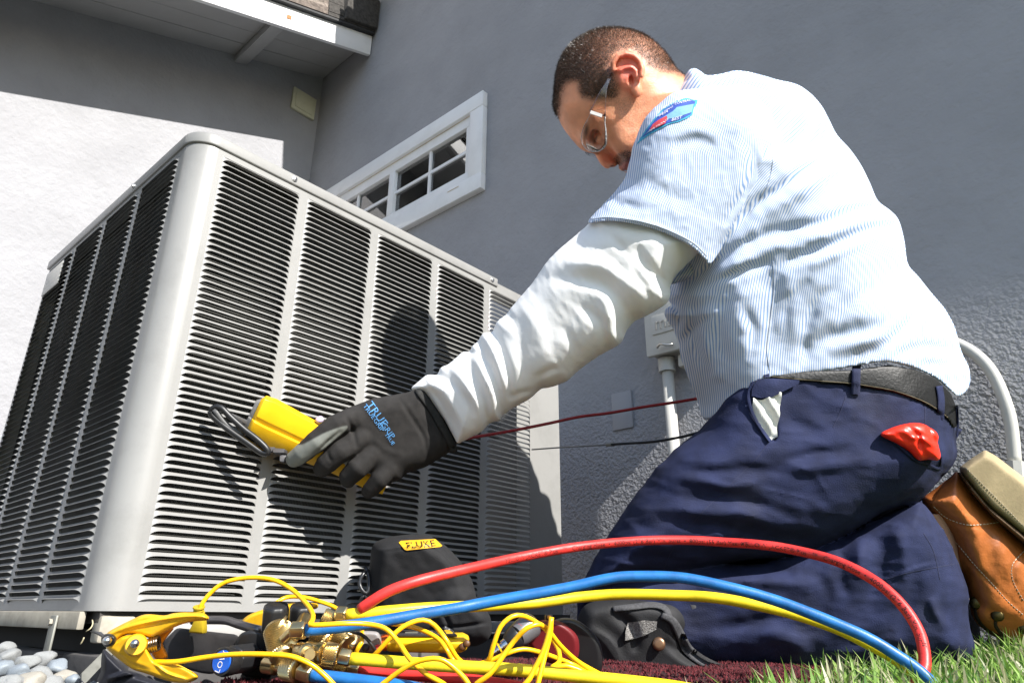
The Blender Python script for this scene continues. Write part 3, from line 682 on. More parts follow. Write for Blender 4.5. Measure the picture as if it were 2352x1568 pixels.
torso_ext = torso[:i0 - 2] + [(2236, 900), (2240, 980), (2225, 1080), (2100, 1150), (1800, 1150), (1650, 1080), (1612, 1010)] + torso[i1 + 1:]
Vs.add(Vs.poly(torso_ext, 170, tT, tw))
Vs.add(Vs.ell((1890, 620, 0), (190, 300, 215)), 60)
Vs.add(Vs.poly([(1560, 215), (1600, 170), (1650, 175), (1780, 185), (1860, 230), (1900, 300), (1820, 470), (1650, 560), (1500, 470), (1470, 380), (1500, 290)], 90, 105, -55), 40)   # near shoulder
shirt_d = poly2d(smooth_poly(torso), Vs.U, Vs.V)

fs = [([(1945, 352), (1882, 374), (1814, 421), (1735, 474), (1690, 530), (1650, 590)], 11, -9), ([(1960, 372), (1900, 396), (1830, 445), (1760, 500)], 14, 7),
      ([(2046, 484), (1972, 484), (1893, 511), (1814, 527), (1734, 526)], 11, -8), ([(2060, 500), (1985, 505), (1905, 535), (1830, 552)], 12, 8), ([(2067, 516), (1998, 527), (1919, 563), (1814, 600), (1782, 637)], 9, -8),
      ([(1814, 537), (1735, 548), (1655, 595), (1603, 637), (1560, 685)], 9, -7), ([(1850, 560), (1760, 575), (1690, 612), (1620, 665), (1570, 720)], 10, 6), ([(1782, 600), (1708, 621), (1629, 653), (1582, 706)], 8, -6),
      ([(1768, 600), (1782, 660), (1770, 740), (1755, 827)], 16, -3.5), ([(1795, 600), (1812, 690), (1790, 770)], 16, 3), ([(2051, 743), (1972, 759), (1893, 780), (1840, 822)], 13, -6),
      ([(2060, 765), (1980, 785), (1900, 810)], 12, 5), ([(2125, 706), (2077, 753), (2025, 795), (1961, 827)], 11, -7), ([(2204, 822), (2130, 796), (2051, 817)], 9, -7), ([(2150, 640), (2120, 700), (2110, 770)], 14, 4),
      ([(2215, 850), (2160, 838), (2110, 835)], 7, -6), ([(1687, 848), (1655, 780), (1666, 700), (1708, 637)], 12, -5), ([(1640, 860), (1600, 800), (1590, 740), (1610, 690)], 10, -5), ([(1660, 880), (1622, 820), (1615, 760)], 10, 5),
      ([(1555, 800), (1590, 760), (1640, 720)], 8, -4), ([(1940, 640), (1880, 690), (1850, 760), (1845, 840)], 10, -5), ([(2020, 650), (1950, 700), (1920, 780)], 12, -4), ([(1860, 640), (1810, 700), (1800, 780)], 9, -4),
      ([(1880, 230), (1840, 300), (1800, 360), (1770, 430)], 14, -4), ([(1640, 200), (1700, 195), (1780, 215)], 9, -3), ([(1990, 560), (1930, 570), (1860, 620)], 10, 5), ([(1700, 700), (1730, 760), (1720, 830)], 10, -5), ([(1530, 690), (1560, 720), (1560, 760)], 6, -5)]
FH = folds(Vs.U, Vs.V, [(a, b_ * 1.35, c_ * .95) for a, b_, c_ in fs]); wb = wob(Vs.U, Vs.V, 150, 11, 3)
Vs.fold(FH * .8 + 2.0 * wb + .7 * ridged(Vs.U * .5, Vs.V * 1.1 - Vs.U * .35, 190, 14, 2)); Vs.f = np.maximum(Vs.f, shirt_d[:, :, None] - .5)
def shirt_uv(u, v, w):
    F2 = folds(u, v, fs); lo = np.clip((v - 560) / 300, 0, 1); up_ = 1 - np.clip((v - 330) / 260, 0, 1)
    ang = .10 + .75 * up_ + .25 * np.clip((1760 - u) / 200, 0, 1) * lo
    x = (u - 1850) * (1 - .35 * up_) + (v - 600) * (.10 + .55 * up_) + 28 * np.sin((v - 560) / 95.) * np.clip((1800 - u) / 200, 0, 1) + 1.0 * F2 + 4 * wob(u, v, 260, 21, 1)
    return x / 5.3, v * 0, w * 0
shirt, SW, SFc = Vs.build('shirt', M_shirt, man, uvf=shirt_uv)
strees = bvh(SW, SFc)
# near sleeve of the shirt, with its open hem
sleeve = [(1590, 205), (1548, 213), (1513, 239), (1489, 262), (1471, 292), (1460, 321), (1452, 341), (1449, 359), (1442, 385), (1433, 412), (1410, 444), (1384, 470), (1362, 494), (1352, 512), (1392, 507), (1439, 511), (1497, 524), (1550, 545), (1592, 569), (1618, 595), (1631, 606), (1655, 575), (1708, 510), (1761, 425), (1785, 350), (1780, 280), (1740, 225), (1660, 198)]
V2 = Vol(DT - .115, 1335, 1810, 180, 625, -150, 175, 4.2)
sleeve_ext = [(1590, 205), (1548, 213), (1513, 239), (1489, 262), (1471, 292), (1460, 321), (1452, 341), (1449, 359), (1442, 385), (1433, 412), (1410, 444), (1384, 470), (1362, 494), (1320, 545), (1300, 620), (1400, 700), (1560, 720), (1640, 650), (1660, 590), (1708, 510), (1761, 425), (1785, 350), (1780, 280), (1740, 225), (1660, 198)]
V2.add(V2.poly(sleeve_ext, 95, lambda U, V: np.clip(100 + (V - 250) * .05, 90, 120), lambda U, V: 20 - (V - 200) * .03))
fs2 = [([(1535, 338), (1570, 326), (1610, 322), (1650, 345)], 15, -4), ([(1530, 322), (1600, 300), (1660, 318)], 14, 3), ([(1400, 450), (1430, 470), (1500, 480)], 12, -3), ([(1700, 300), (1730, 360), (1720, 430), (1660, 520)], 14, -5), ([(1755, 330), (1745, 400), (1700, 480), (1650, 560)], 8, 5),
       ([(1480, 400), (1520, 440), (1590, 470)], 16, -3), ([(1352, 505), (1400, 498), (1470, 508), (1550, 535), (1625, 595)], 3.2, 2.2)]
V2.fold(folds(V2.U, V2.V, fs2) * .9 + 1.0 * wob(V2.U, V2.V, 110, 5, 2) + 1.0 * ridged(V2.U, V2.V, 90, 6))
V2.f = np.maximum(V2.f, poly2d(smooth_poly(sleeve), V2.U, V2.V)[:, :, None] - .5)
# hollow the hem
V2.sub(V2.chain([(1425, 590, 15, 74), (1500, 545, 15, 78)], 1) if False else V2.poly([(1345, 530), (1395, 513), (1440, 517), (1496, 530), (1548, 551), (1590, 576), (1612, 600), (1500, 700), (1300, 620)], 60, 90, 16), 2)
def sl_uv(u, v, w): return ((u - 1500) + .14 * (v - 400) + 2.0 * folds(u, v, fs2) + 5 * wob(u, v, 200, 8, 1)) / 4.9, v * 0, w * 0
sl, S2W, S2F = V2.build('sleeve', M_shirt, man, uvf=sl_uv); sltree = bvh(S2W, S2F)
# collar
V3 = Vol(DT, 1540, 1720, 135, 330, -130, 170, 3.6)
V3.add(V3.poly(Z3([(1165, 470), (1200, 425), (1240, 410), (1285, 430), (1340, 470), (1400, 480), (1380, 560), (1250, 590), (1120, 640), (1060, 640), (1085, 600), (1120, 540)]), 24, 96, 22))
cl, _, _ = V3.build('collar', M_shirt, man, uvf=lambda u, v, w: (((u - 1600) * .8 + (v - 200) * .6) / 5.6, v * 0, w * 0))
# sleeve underside flap seen below the hem
V4 = Vol(DT - .06, 1528, 1640, 585, 690, -70, 60, 3.4)
V4.add(V4.poly([(1539, 653), (1552, 628), (1575, 605), (1600, 580), (1632, 606), (1621, 622), (1600, 640), (1570, 645)], 16, 45, -10))
V4.build('sleeve_flap', M_shirt, man, uvf=lambda u, v, w: ((u * .8 + v * .5) / 5.0, v * 0, w * 0))
for sp_ in ([(1356, 503), (1392, 499), (1440, 503), (1497, 515), (1552, 536), (1594, 559), (1624, 588)],):
    v, f = ribbon(sltree, sp_, .8, .0008, 5, .95); obj('hem_stitching', v, f, mat('shirt_seam', (.42, .47, .56), .9), sl, smooth=True)
for sp_ in ([(1776, 600), (1778, 660), (1770, 730), (1762, 800), (1768, 850)], [(1700, 205), (1745, 262), (1775, 330), (1765, 420), (1712, 510)], [(1880, 245), (1846, 300), (1822, 360)]):
    v, f = ribbon(strees, sp_, .7, .0006, 5, .95); obj('seam', v, f, mat('shirt_seam', (.42, .47, .56)), shirt, smooth=True)
# shoulder patch: flat embroidered badge with its printed bands and lettering
def badge(pts, name, col, lift, parent, step=4.5, sm=False, **kw):
    v, f, _ = decal(sltree, pts, lift, step, sm=sm); return obj(name, v, f, mat(name + '_cloth', col, .8, var=.1, vscale=300, bump=.3, bscale=900, dist=.0004), parent, smooth=True)
PT = Z3
pc = badge(PT([(780, 1025), (800, 985), (860, 890), (930, 800), (1000, 725), (1080, 672), (1170, 645), (1225, 648), (1268, 662), (1262, 690), (1240, 720), (1225, 775), (1190, 800), (1120, 830), (1040, 850), (980, 880), (900, 925), (830, 975), (800, 1000)]), 'shoulder_patch', (.05, .35, .55), .0012, man)
badge(PT([(830, 955), (880, 880), (945, 800), (1010, 732), (1085, 683), (1170, 657), (1222, 660), (1250, 672), (1232, 715), (1215, 768), (1120, 815), (1035, 838), (970, 868), (890, 915)]), 'patch_field', (.04, .09, .42), .0018, pc)
badge(PT([(850, 935), (920, 860), (965, 815), (1075, 745), (1105, 715), (1238, 690), (1220, 755), (1120, 790), (1030, 810), (940, 870)]), 'patch_sky', (.20, .42, .58), .0024, pc)
badge(PT([(890, 895), (915, 850), (960, 815), (1025, 782), (1030, 800), (1015, 840), (960, 868)]), 'patch_red', (.62, .06, .08), .0030, pc)
M_thread = mat('white_thread', (.82, .80, .84), .8)
for s, o_, dx, dy in [('BEST', (1060, 826), (25, -7), (6, -22)), ("NATION'S", (880, 915), (22, -14), (8, -18)), ('SERVICE', (985, 735), (26, -13), (6, -19)), ('CONTRACTOR', (1085, 697), (17, -4), (3, -17)), ('HEATING', (940, 800), (20, -13), (6, -17)), ('AIR', (965, 790), (30, -16), (8, -20))]:
    oo = PT([o_])[0]; k_ = .293 * 1.55
    v, f = text_on(sltree, s, oo, (dx[0] * k_, dx[1] * k_), (dy[0] * k_, dy[1] * k_), .0036); obj('lettering', v, f, M_thread, pc)
# ---- long white undersleeve
arm = [(1357, 509), (1330, 534), (1292, 566), (1254, 604), (1223, 650), (1197, 680), (1174, 707), (1162, 722), (1140, 741), (1130, 762), (1110, 765), (1098, 783), (1083, 797), (1080, 807), (1060, 810), (1033, 834), (1012, 844), (1001, 862), (980, 861), (957, 880), (944, 892), (955, 898), (980, 909), (1002, 939), (1022, 966), (1041, 1000), (1052, 1018), (1063, 1013), (1082, 1004), (1109, 989), (1126, 970), (1147, 966), (1155, 955), (1185, 933), (1216, 916), (1242, 893), (1261, 890), (1300, 876), (1319, 859), (1357, 829), (1395, 806), (1425, 789), (1439, 764), (1460, 737), (1490, 722), (1535, 692), (1543, 646), (1566, 619), (1600, 585), (1630, 560), (1560, 500), (1440, 470), (1370, 490)]
V5 = Vol(DT - .12, 930, 1640, 460, 1030, -130, 350, 4.2)
V5.add(V5.poly(arm, 88, lambda U, V: np.clip(60 + (U - 950) * .09, 55, 96), lambda U, V: 6 + np.clip(1500 - U, 0, 600) * .20))
fs5 = [([(1010, 846), (1040, 880), (1075, 930), (1085, 985)], 9, -9), ([(985, 862), (1020, 905), (1055, 960), (1070, 1005)], 8, 8), ([(1060, 812), (1085, 860), (1112, 915), (1120, 965)], 9, -9), ([(1034, 836), (1066, 880), (1095, 930), (1105, 980)], 7, 7),
       ([(1098, 785), (1125, 840), (1146, 900), (1148, 955)], 9, -8), ([(1082, 800), (1108, 855), (1132, 915), (1136, 960)], 8, 8), ([(1132, 765), (1160, 830), (1172, 890), (1168, 940)], 9, -7), ([(1118, 772), (1142, 830), (1160, 900)], 9, 7),
       ([(1465, 562), (1480, 610), (1515, 650), (1536, 672)], 13, -9), ([(1430, 560), (1450, 600), (1490, 640), (1530, 668)], 12, 7), ([(1250, 640), (1330, 640), (1400, 665), (1440, 720), (1432, 770)], 14, -9), ([(1290, 600), (1380, 610), (1440, 650), (1490, 690)], 13, 8),
       ([(1360, 660), (1392, 700), (1402, 760), (1400, 795)], 12, 8), ([(1330, 700), (1380, 740), (1392, 790)], 10, -6), ([(1200, 690), (1240, 780), (1240, 860)], 18, 5), ([(1290, 740), (1320, 800), (1300, 860)], 11, -4), ([(1180, 720), (1196, 790), (1200, 870), (1185, 925)], 12, -4),
       ([(1390, 530), (1440, 580), (1470, 640), (1500, 690)], 10, -6), ([(1230, 870), (1260, 850), (1290, 845)], 7, -5), ([(1165, 915), (1200, 900), (1230, 896)], 6, -4), ([(1010, 900), (1040, 950), (1058, 1000)], 4, -4), ([(970, 870), (1000, 905), (1035, 960), (1050, 1000)], 4.5, -4)]
V5.fold(folds(V5.U, V5.V, [(a, b_ * 1.15, c_) for a, b_, c_ in fs5]) * .85 + 1.0 * ridged(V5.U * .95 - V5.V * .60, (V5.V * .82 + V5.U * .57) * .30, 92, 31, 4) + .45 * ridged(V5.U * .95 - V5.V * .6, (V5.V * .82 + V5.U * .57) * .4, 40, 77, 2))
M_white = mat('white_cotton', (.90, .90, .90), .85, var=.03, vscale=12, bump=.3, bscale=700, dist=.0005, spec=.2, sss=.0)
us, UW_, UF_ = V5.build('undersleeve', M_white, man)
# far arm: white sleeve resting on the far thigh
V6 = Vol(DT, 1560, 1800, 300, 960, 120, 360, 7)
V6.add(V6.chain([(1680, 330, 230, 62), (1720, 620, 290, 52), (1700, 880, 240, 38), (1690, 925, 230, 30)]))
V6.build('far_undersleeve', M_white, man)
# ---- glove: palm and five fingers
V7 = Vol(1.005, 630, 1070, 870, 1160, -190, 140, 2.6)
GS = .20
palm = ZG([(1740, 215), (1640, 248), (1500, 275), (1350, 302), (1250, 340), (1130, 400), (1130, 520), (1200, 640), (1240, 760), (1330, 880), (1430, 960), (1560, 945), (1620, 885), (1750, 845), (1880, 770), (1990, 690), (2010, 640), (1930, 480), (1830, 330)])
V7.add(V7.poly(palm, 42, 38, lambda U, V: (U - 900) * GS))
Zg = lambda pts: [(*ZG([p[:2]])[0], p[2] - 10 + (ZG([p[:2]])[0][0] - 900) * GS, p[3]) for p in pts]
V7.add(V7.chain(Zg([(1200, 450, -6, 25), (1060, 520, -18, 27), (900, 650, -22, 25.5), (790, 740, -14, 22), (735, 775, -4, 19)])), 7)      # first finger, laid over the tool
V7.add(V7.chain(Zg([(1260, 610, -8, 27), (1100, 730, -22, 27), (990, 810, -14, 24), (955, 850, 6, 20)])), 6)
V7.add(V7.chain(Zg([(1340, 740, -8, 26), (1230, 850, -20, 25), (1165, 915, -10, 22), (1160, 940, 8, 18)])), 6)
V7.add(V7.chain(Zg([(1470, 850, -6, 24), (1400, 940, -14, 22), (1340, 1010, -6, 19), (1320, 1030, 8, 16)])), 6)
V7.add(V7.chain(Zg([(1640, 760, 14, 30), (1460, 860, 34, 22), (1260, 800, 44, 19), (1130, 760, 46, 17)])), 6)                            # thumb behind the tool
fs7 = [(ZG([(1140, 430), (1200, 560), (1230, 690)]), 5, -3), (ZG([(1120, 540), (1000, 640), (880, 760)]), 4, -4), (ZG([(1215, 740), (1150, 790), (1060, 860)]), 4, -4), (ZG([(1340, 890), (1290, 940), (1230, 1000)]), 4, -4),
       (ZG([(1560, 300), (1680, 480), (1760, 620), (1780, 780)]), 5, -2.5), (ZG([(1000, 700), (1010, 760), (1040, 800)]), 4, -2), (ZG([(1350, 600), (1450, 700), (1600, 740)]), 8, 2), (ZG([(1700, 230), (1830, 420), (1900, 600), (1900, 740)]), 4, -4), (ZG([(1770, 300), (1880, 470), (1950, 640)]), 8, 4)]
V7.fold(folds(V7.U, V7.V, fs7) + .5 * wob(V7.U, V7.V, 40, 2, 2))
def glove_mat():
    m = mat('knit_glove', (.026, .024, .023), .88, var=.25, vscale=60, bump=.7, bscale=1500, dist=.0006, spec=.3)
    nt = m.node_tree; b = nt.nodes['Principled BSDF']; src = b.inputs['Base Color'].links[0].from_socket
    a = nt.nodes.new('ShaderNodeAttribute'); a.attribute_name = 'rubber'; mx = nt.nodes.new('ShaderNodeMix'); mx.data_type = 'RGBA'
    nt.links.new(a.outputs['Fac'], mx.inputs[0]); nt.links.new(src, mx.inputs[6]); mx.inputs[7].default_value = (.20, .21, .19, 1); nt.links.new(mx.outputs[2], b.inputs['Base Color']); return m
rub = ZG([(1140, 515), (1145, 545), (1080, 600), (960, 700), (860, 770), (760, 850), (680, 860), (640, 790), (690, 700), (740, 655), (800, 660), (900, 610), (1000, 560)])
tips = ZG([(1000, 930), (880, 930), (960, 900), (1040, 860), (1120, 800), (1200, 770), (1230, 770), (1150, 850), (1050, 920)])
def m_rub(u, v, w):
    w = w - (u - 900) * GS; m = gm(rub, 4)(u, v, w); back = (w > 6) * 1.0; return np.clip(m + np.clip((w - 4) / 5, 0, 1), 0, 1)
gl_, GW, GF = V7.build('glove', glove_mat(), man, masks={'rubber': m_rub}); gtree = bvh(GW, GF)
M_gblue = mat('glove_print', (.09, .30, .62), .7, var=.3, vscale=200)
# faded lettering across the knuckles
c0, c1 = ZG([(1275, 330)])[0], ZG([(1500, 640)])[0]; dxx, dyy = c1[0] - c0[0], c1[1] - c0[1]; Lh = math.hypot(dxx, dyy); ux, uy = dxx / Lh, dyy / Lh
for s, off, st_, sz in [('TRUE', 14, 4, 27), ('GRIP', 14, 60, 20), ('TRUE', -2, 2, 16), ('GRIP', -3, 42, 16), ('TRUE', 1, 84, 13)]:
    v, f = text_on(gtree, s, (c0[0] + ux * st_ + uy * off * .5, c0[1] + uy * st_ - ux * off * .5 + 6), (ux * sz, uy * sz), (uy * sz * .9, -ux * sz * .9), .0012); obj('lettering', v, f, M_gblue, gl_)
v, f = ribbon(gtree, ZG([(1705, 222), (1800, 350), (1890, 500), (1960, 620), (1990, 720)]), 9, .003, 5, 1.03); obj('cuff_band', v, f, mat('glove_cuff', (.02, .02, .019), .9, var=.3, vscale=200), man, smooth=True)
# ---- trousers
DP = 1.03
V8 = Vol(DP, 1300, 2260, 820, 1565, -290, 330, 5.2)
hip = [(1765, 850), (1838, 858), (1957, 866), (2054, 880), (2119, 900), (2160, 925), (2190, 955), (2199, 985), (2197, 1011), (2195, 1057), (2166, 1096), (2131, 1128), (2109, 1153), (2003, 1195), (1900, 1240), (1700, 1260), (1620, 1150), (1600, 1030), (1621, 980), (1648, 944), (1667, 917), (1694, 897), (1737, 868)]
hip_ext = [(1700, 790), (1850, 740), (2000, 735), (2130, 770), (2200, 860), (2216, 940), (2212, 985), (2197, 1011), (2195, 1057), (2166, 1096), (2131, 1128), (2109, 1153), (2003, 1195), (1900, 1240), (1700, 1260), (1620, 1150), (1600, 1030), (1621, 980), (1648, 944), (1640, 900), (1660, 840)]
def hipf(V): 
    V.f = None; V.add(V.poly(hip_ext, 150, 225, 50)); V.add(V.poly(thigh_ext, 120, 132, lambda U, V_: -95 + np.clip(1060 - V_, 0, 300) * .35), 26)

thigh = [(1694, 897), (1667, 917), (1648, 944), (1621, 963), (1613, 979), (1586, 1003), (1553, 1030), (1526, 1057), (1505, 1076), (1481, 1110), (1452, 1145), (1424, 1187), (1393, 1236), (1368, 1278), (1347, 1321), (1333, 1352), (1326, 1384), (1345, 1400), (1420, 1352), (1560, 1318), (1700, 1290), (1804, 1276), (1882, 1256), (1953, 1224), (2003, 1190), (2109, 1150), (2160, 1095), (2190, 1030), (2150, 920), (1900, 870)]
thigh_ext = [(1700, 800), (1640, 880), (1630, 930)] + thigh[3:-2] + [(2150, 830), (1900, 780)]
hipf(V8); trcut = [(1560, 1000), (1613, 979), (1648, 944), (1667, 917), (1694, 897), (1737, 868), (1765, 866), (1838, 872), (1957, 884), (2054, 901), (2119, 924), (2157, 946), (2177, 962), (2196, 984), (2400, 1000), (2400, 1700), (1200, 1700), (1200, 1000)]
shin = [(2000, 1200), (2060, 1170), (2109, 1154), (2131, 1167), (2159, 1203), (2181, 1242), (2198, 1288), (2216, 1331), (2225, 1373), (2223, 1395), (2228, 1440), (2238, 1490), (2200, 1530), (2050, 1542), (1850, 1545), (1650, 1548), (1500, 1548), (1400, 1535), (1345, 1500), (1328, 1440), (1326, 1384), (1345, 1352), (1450, 1310), (1600, 1290), (1804, 1280)]
V8.add(V8.poly(shin, 90, 118, -70), 5)
V8.add(V8.poly([(1720, 920), (1640, 1010), (1560, 1080), (1480, 1180), (1420, 1290), (1360, 1400), (1400, 1530), (2200, 1530), (2190, 1300), (2120, 1120), (2000, 950)], 90, 110, 190), 8)     # far leg
fs8 = [([(1970, 1035), (1880, 1040), (1800, 1060), (1740, 1050)], 11, -8), ([(2010, 1030), (1960, 1062), (1880, 1075), (1790, 1092)], 12, 6), ([(1880, 1100), (1800, 1085), (1700, 1075), (1620, 1085), (1560, 1075)], 11, -7),
       ([(1840, 1180), (1760, 1160), (1680, 1145), (1600, 1140), (1520, 1125)], 13, -7), ([(1900, 1210), (1800, 1205), (1700, 1180), (1600, 1175), (1500, 1160)], 12, 6), ([(1950, 1215), (1860, 1235), (1760, 1230), (1660, 1210), (1560, 1205), (1480, 1195)], 13, -8),
       ([(1960, 1150), (1900, 1170), (1830, 1170), (1740, 1150)], 14, 5), ([(2120, 1120), (2060, 1160), (2000, 1180)], 9, -7), ([(1530, 1095), (1600, 1100), (1680, 1118), (1760, 1100)], 9, 6), ([(1450, 1200), (1520, 1225), (1600, 1240)], 12, -4),
       ([(1420, 1270), (1500, 1280), (1600, 1262), (1700, 1262)], 12, -5), ([(1380, 1330), (1450, 1300), (1540, 1290)], 11, 5), ([(1870, 900), (1930, 930), (1990, 960)], 14, 3), ([(1800, 960), (1860, 985), (1900, 1000)], 12, -4), ([(1760, 900), (1790, 960), (1790, 1010)], 12, 3),
       ([(1926, 1240), (1935, 1280), (1930, 1330), (1950, 1380)], 11, -5), ([(2010, 1220), (2025, 1280), (2015, 1340), (1990, 1400)], 15, -7), ([(1970, 1225), (1975, 1270), (1980, 1330)], 13, 8), ([(2050, 1200), (2075, 1260), (2080, 1330), (2060, 1400)], 14, 7),
       ([(1562, 1330), (1650, 1306), (1740, 1300), (1830, 1310)], 11, -8), ([(1600, 1345), (1700, 1330), (1800, 1335), (1870, 1360)], 14, 8), ([(1870, 1310), (1900, 1360), (1870, 1420)], 13, -4), ([(2110, 1320), (2080, 1390), (2075, 1460)], 16, -5), ([(2140, 1370), (2150, 1410), (2180, 1445)], 9, 8), ([(2190, 1290), (2120, 1300), (2030, 1335)], 3.5, 3),
       ([(1700, 1480), (1770, 1455), (1830, 1480), (1860, 1500)], 16, 9), ([(1640, 1440), (1720, 1430), (1800, 1420)], 12, -6), ([(2140, 1185), (2165, 1250), (2175, 1300)], 9, -4), ([(2050, 1445), (2000, 1470), (1900, 1475)], 12, -6)]
V8.fold(folds(V8.U, V8.V, [(a, b_ * 1.25, c_ * .95) for a, b_, c_ in fs8]) + 1.3 * wob(V8.U, V8.V, 110, 41, 2) + 1.7 * ridged(V8.U * .34, V8.V * 1.1 - V8.U * .12, 110, 43, 4) + .35 * ridged(V8.U * .5, V8.V, 40, 47))
V8.f = np.maximum(V8.f, poly2d(trcut, V8.U, V8.V)[:, :, None] - .5)
# open front pocket: a hollow
V8.sub(V8.poly(ZP([(1125, 820), (1150, 800), (1370, 790), (1375, 900), (1340, 1200), (1285, 1232), (1200, 1130), (1140, 1000)]), 12, 16, -212), 3)
M_navy = mat('navy_twill', (.0155, .021, .060), .85, var=.3, vscale=30, bump=.6, bscale=650, dist=.0010, spec=.25, dirt=0)
nt = M_navy.node_tree; b = nt.nodes['Principled BSDF']; src = b.inputs['Base Color'].links[0].from_socket; tc = nt.nodes.new('ShaderNodeTexCoord')
dn = nt.nodes.new('ShaderNodeTexNoise'); dn.inputs['Scale'].default_value = 7; dn.inputs['Detail'].default_value = 9; nt.links.new(tc.outputs['Object'], dn.inputs['Vector'])
dr = ramp(nt, dn.outputs[0], [(.55, (0, 0, 0)), (.85, (.30, .30, .30))]); sp = nt.nodes.new('ShaderNodeSeparateColor'); nt.links.new(dr.outputs[0], sp.inputs[0]); mx = nt.nodes.new('ShaderNodeMix'); mx.data_type = 'RGBA'
nt.links.new(sp.outputs[0], mx.inputs[0]); nt.links.new(src, mx.inputs[6]); mx.inputs[7].default_value = (.14, .14, .17, 1); nt.links.new(mx.outputs[2], b.inputs['Base Color'])
tr_, TW, TF = V8.build('trousers', M_navy, man); ttree = bvh(TW, TF)
v, f, _ = decal(ttree, ZP([(1130, 870), (1220, 880), (1300, 850), (1372, 812), (1370, 920), (1352, 1050), (1335, 1200), (1285, 1228), (1200, 1110), (1150, 1010), (1128, 930)]), .0035, 4.5)
vv = [Vector(p) + Vector((0, -.003, 0)) * math.sin(p[0] * 330 + p[2] * 160) for i, p in enumerate(v)]
obj('pocket_lining', vv, f, mat('pocket_cotton', (.66, .66, .60), .85, var=.06, vscale=20, bump=.4, bscale=60, dist=.002), man, smooth=True)
v, f = ribbon(ttree, ZP([(1375, 815), (1180, 705), (1110, 780), (1095, 880), (1130, 1000), (1190, 1110), (1280, 1235)]), 4.0, .0045, 5, .95); obj('pocket_edge', v, f, M_navy, man, smooth=True)
v, f, _ = decal(ttree, ZP([(1175, 705), (1300, 700), (1530, 715), (1525, 745), (1370, 822), (1300, 860), (1200, 868), (1120, 850), (1125, 790), (1150, 740)]), .006, 5); obj('pocket_fold', v, f, M_navy, man, smooth=True)
# seams as fine raised stitching
M_seam = mat('navy_seam', (.016, .02, .055), .9)
for sp_ in ([(1768, 1010), (1740, 1050), (1700, 1090), (1650, 1140), (1600, 1190), (1545, 1260), (1520, 1320)], ZB([(755, 400), (715, 510), (665, 620)]), ZB([(1320, 480), (1318, 600)]), ZL([(1575, 600), (1640, 720), (1680, 900)]), ZL([(1320, 900), (1500, 850), (1790, 795)]), ZB([(1270, 860), (1430, 925)])):
    v, f = ribbon(ttree, sp_, .8, .0006, 5, .95); obj('seam', v, f, M_seam, tr_, smooth=True)
# back pocket welt
v, f = ribbon(ttree, ZB([(1000, 670), (1120, 740), (1250, 850), (1340, 885), (1425, 915), (1445, 830)]), 3.2, .004, 5, .95); obj('pocket_edge', v, f, M_navy, man, smooth=True)
# belt and loops
V9 = Vol(DP, 1735, 2210, 820, 1000, -265, 300, 4.5)
beltp = [(1750, 850), (1830, 852), (1960, 850), (2040, 838), (2100, 848), (2150, 868), (2185, 905), (2201, 945), (2199, 975), (2192, 984), (2177, 962), (2157, 946), (2119, 924), (2054, 901), (1983, 888), (1957, 884), (1838, 875), (1770, 868), (1754, 862)]
bd = poly2d(beltp, V9.U, V9.V); hipf(V9)
V9.f = np.maximum(V9.f - 5, bd[:, :, None])
M_belt = mat('black_belt_leather', (.007, .007, .007), .5, var=.3, vscale=40, bump=.5, bscale=260, dist=.0012, spec=.35)
be, BEW, BEF = V9.build('belt', M_belt, man); btree = bvh(BEW, BEF)
for lp, hw in ((ZB([(832, 165), (828, 260), (825, 385)]), 10), (ZB([(1420, 325), (1435, 430), (1430, 560)]), 8), (ZB([(1545, 465), (1552, 570), (1548, 690)]), 2.6), (ZB([(185, 190), (190, 265)]), 6.5)):
    v, f = ribbon(btree, lp, hw, .004, 5, .93, .002); obj('belt_loop', v, f, M_navy, man, smooth=True)
v, f = ribbon(btree, [(p[0], p[1] - 4) for p in beltp[10:18]][::-1], .7, .0008, 5, .93); obj('belt_stitching', v, f, mat('tan_stitch', (.16, .13, .08), .8), be, smooth=True)
# red rag in the back pocket: its own thing
rag = thing('rag', 'bright red plastic rag bulging from the back trouser pocket', 'rag', tuple(P(2095, 1010, .90)))
V10 = Vol(.895, 2010, 2175, 950, 1070, -60, 40, 2.6)
V10.add(V10.poly(ZB([(1000, 672), (1080, 625), (1200, 592), (1300, 595), (1380, 640), (1412, 680), (1412, 740), (1430, 820), (1410, 858), (1340, 850), (1270, 855), (1200, 790), (1100, 730)]), 26, 30, -8))
fsr = [(ZB([(1180, 610), (1270, 680), (1290, 760), (1330, 830)]), 6, -5), (ZB([(1200, 700), (1290, 700), (1400, 770)]), 5, 5), (ZB([(1050, 670), (1150, 680), (1230, 740)]), 7, -4), (ZB([(1330, 620), (1370, 680), (1400, 740)]), 5, -5)]
V10.fold(folds(V10.U, V10.V, fsr) * 1.0); V10.build('rag_bulge', mat('red_rag', (.98, .035, .014), .36, var=.06, vscale=40, bump=.3, bscale=60, dist=.002, spec=.5), rag)
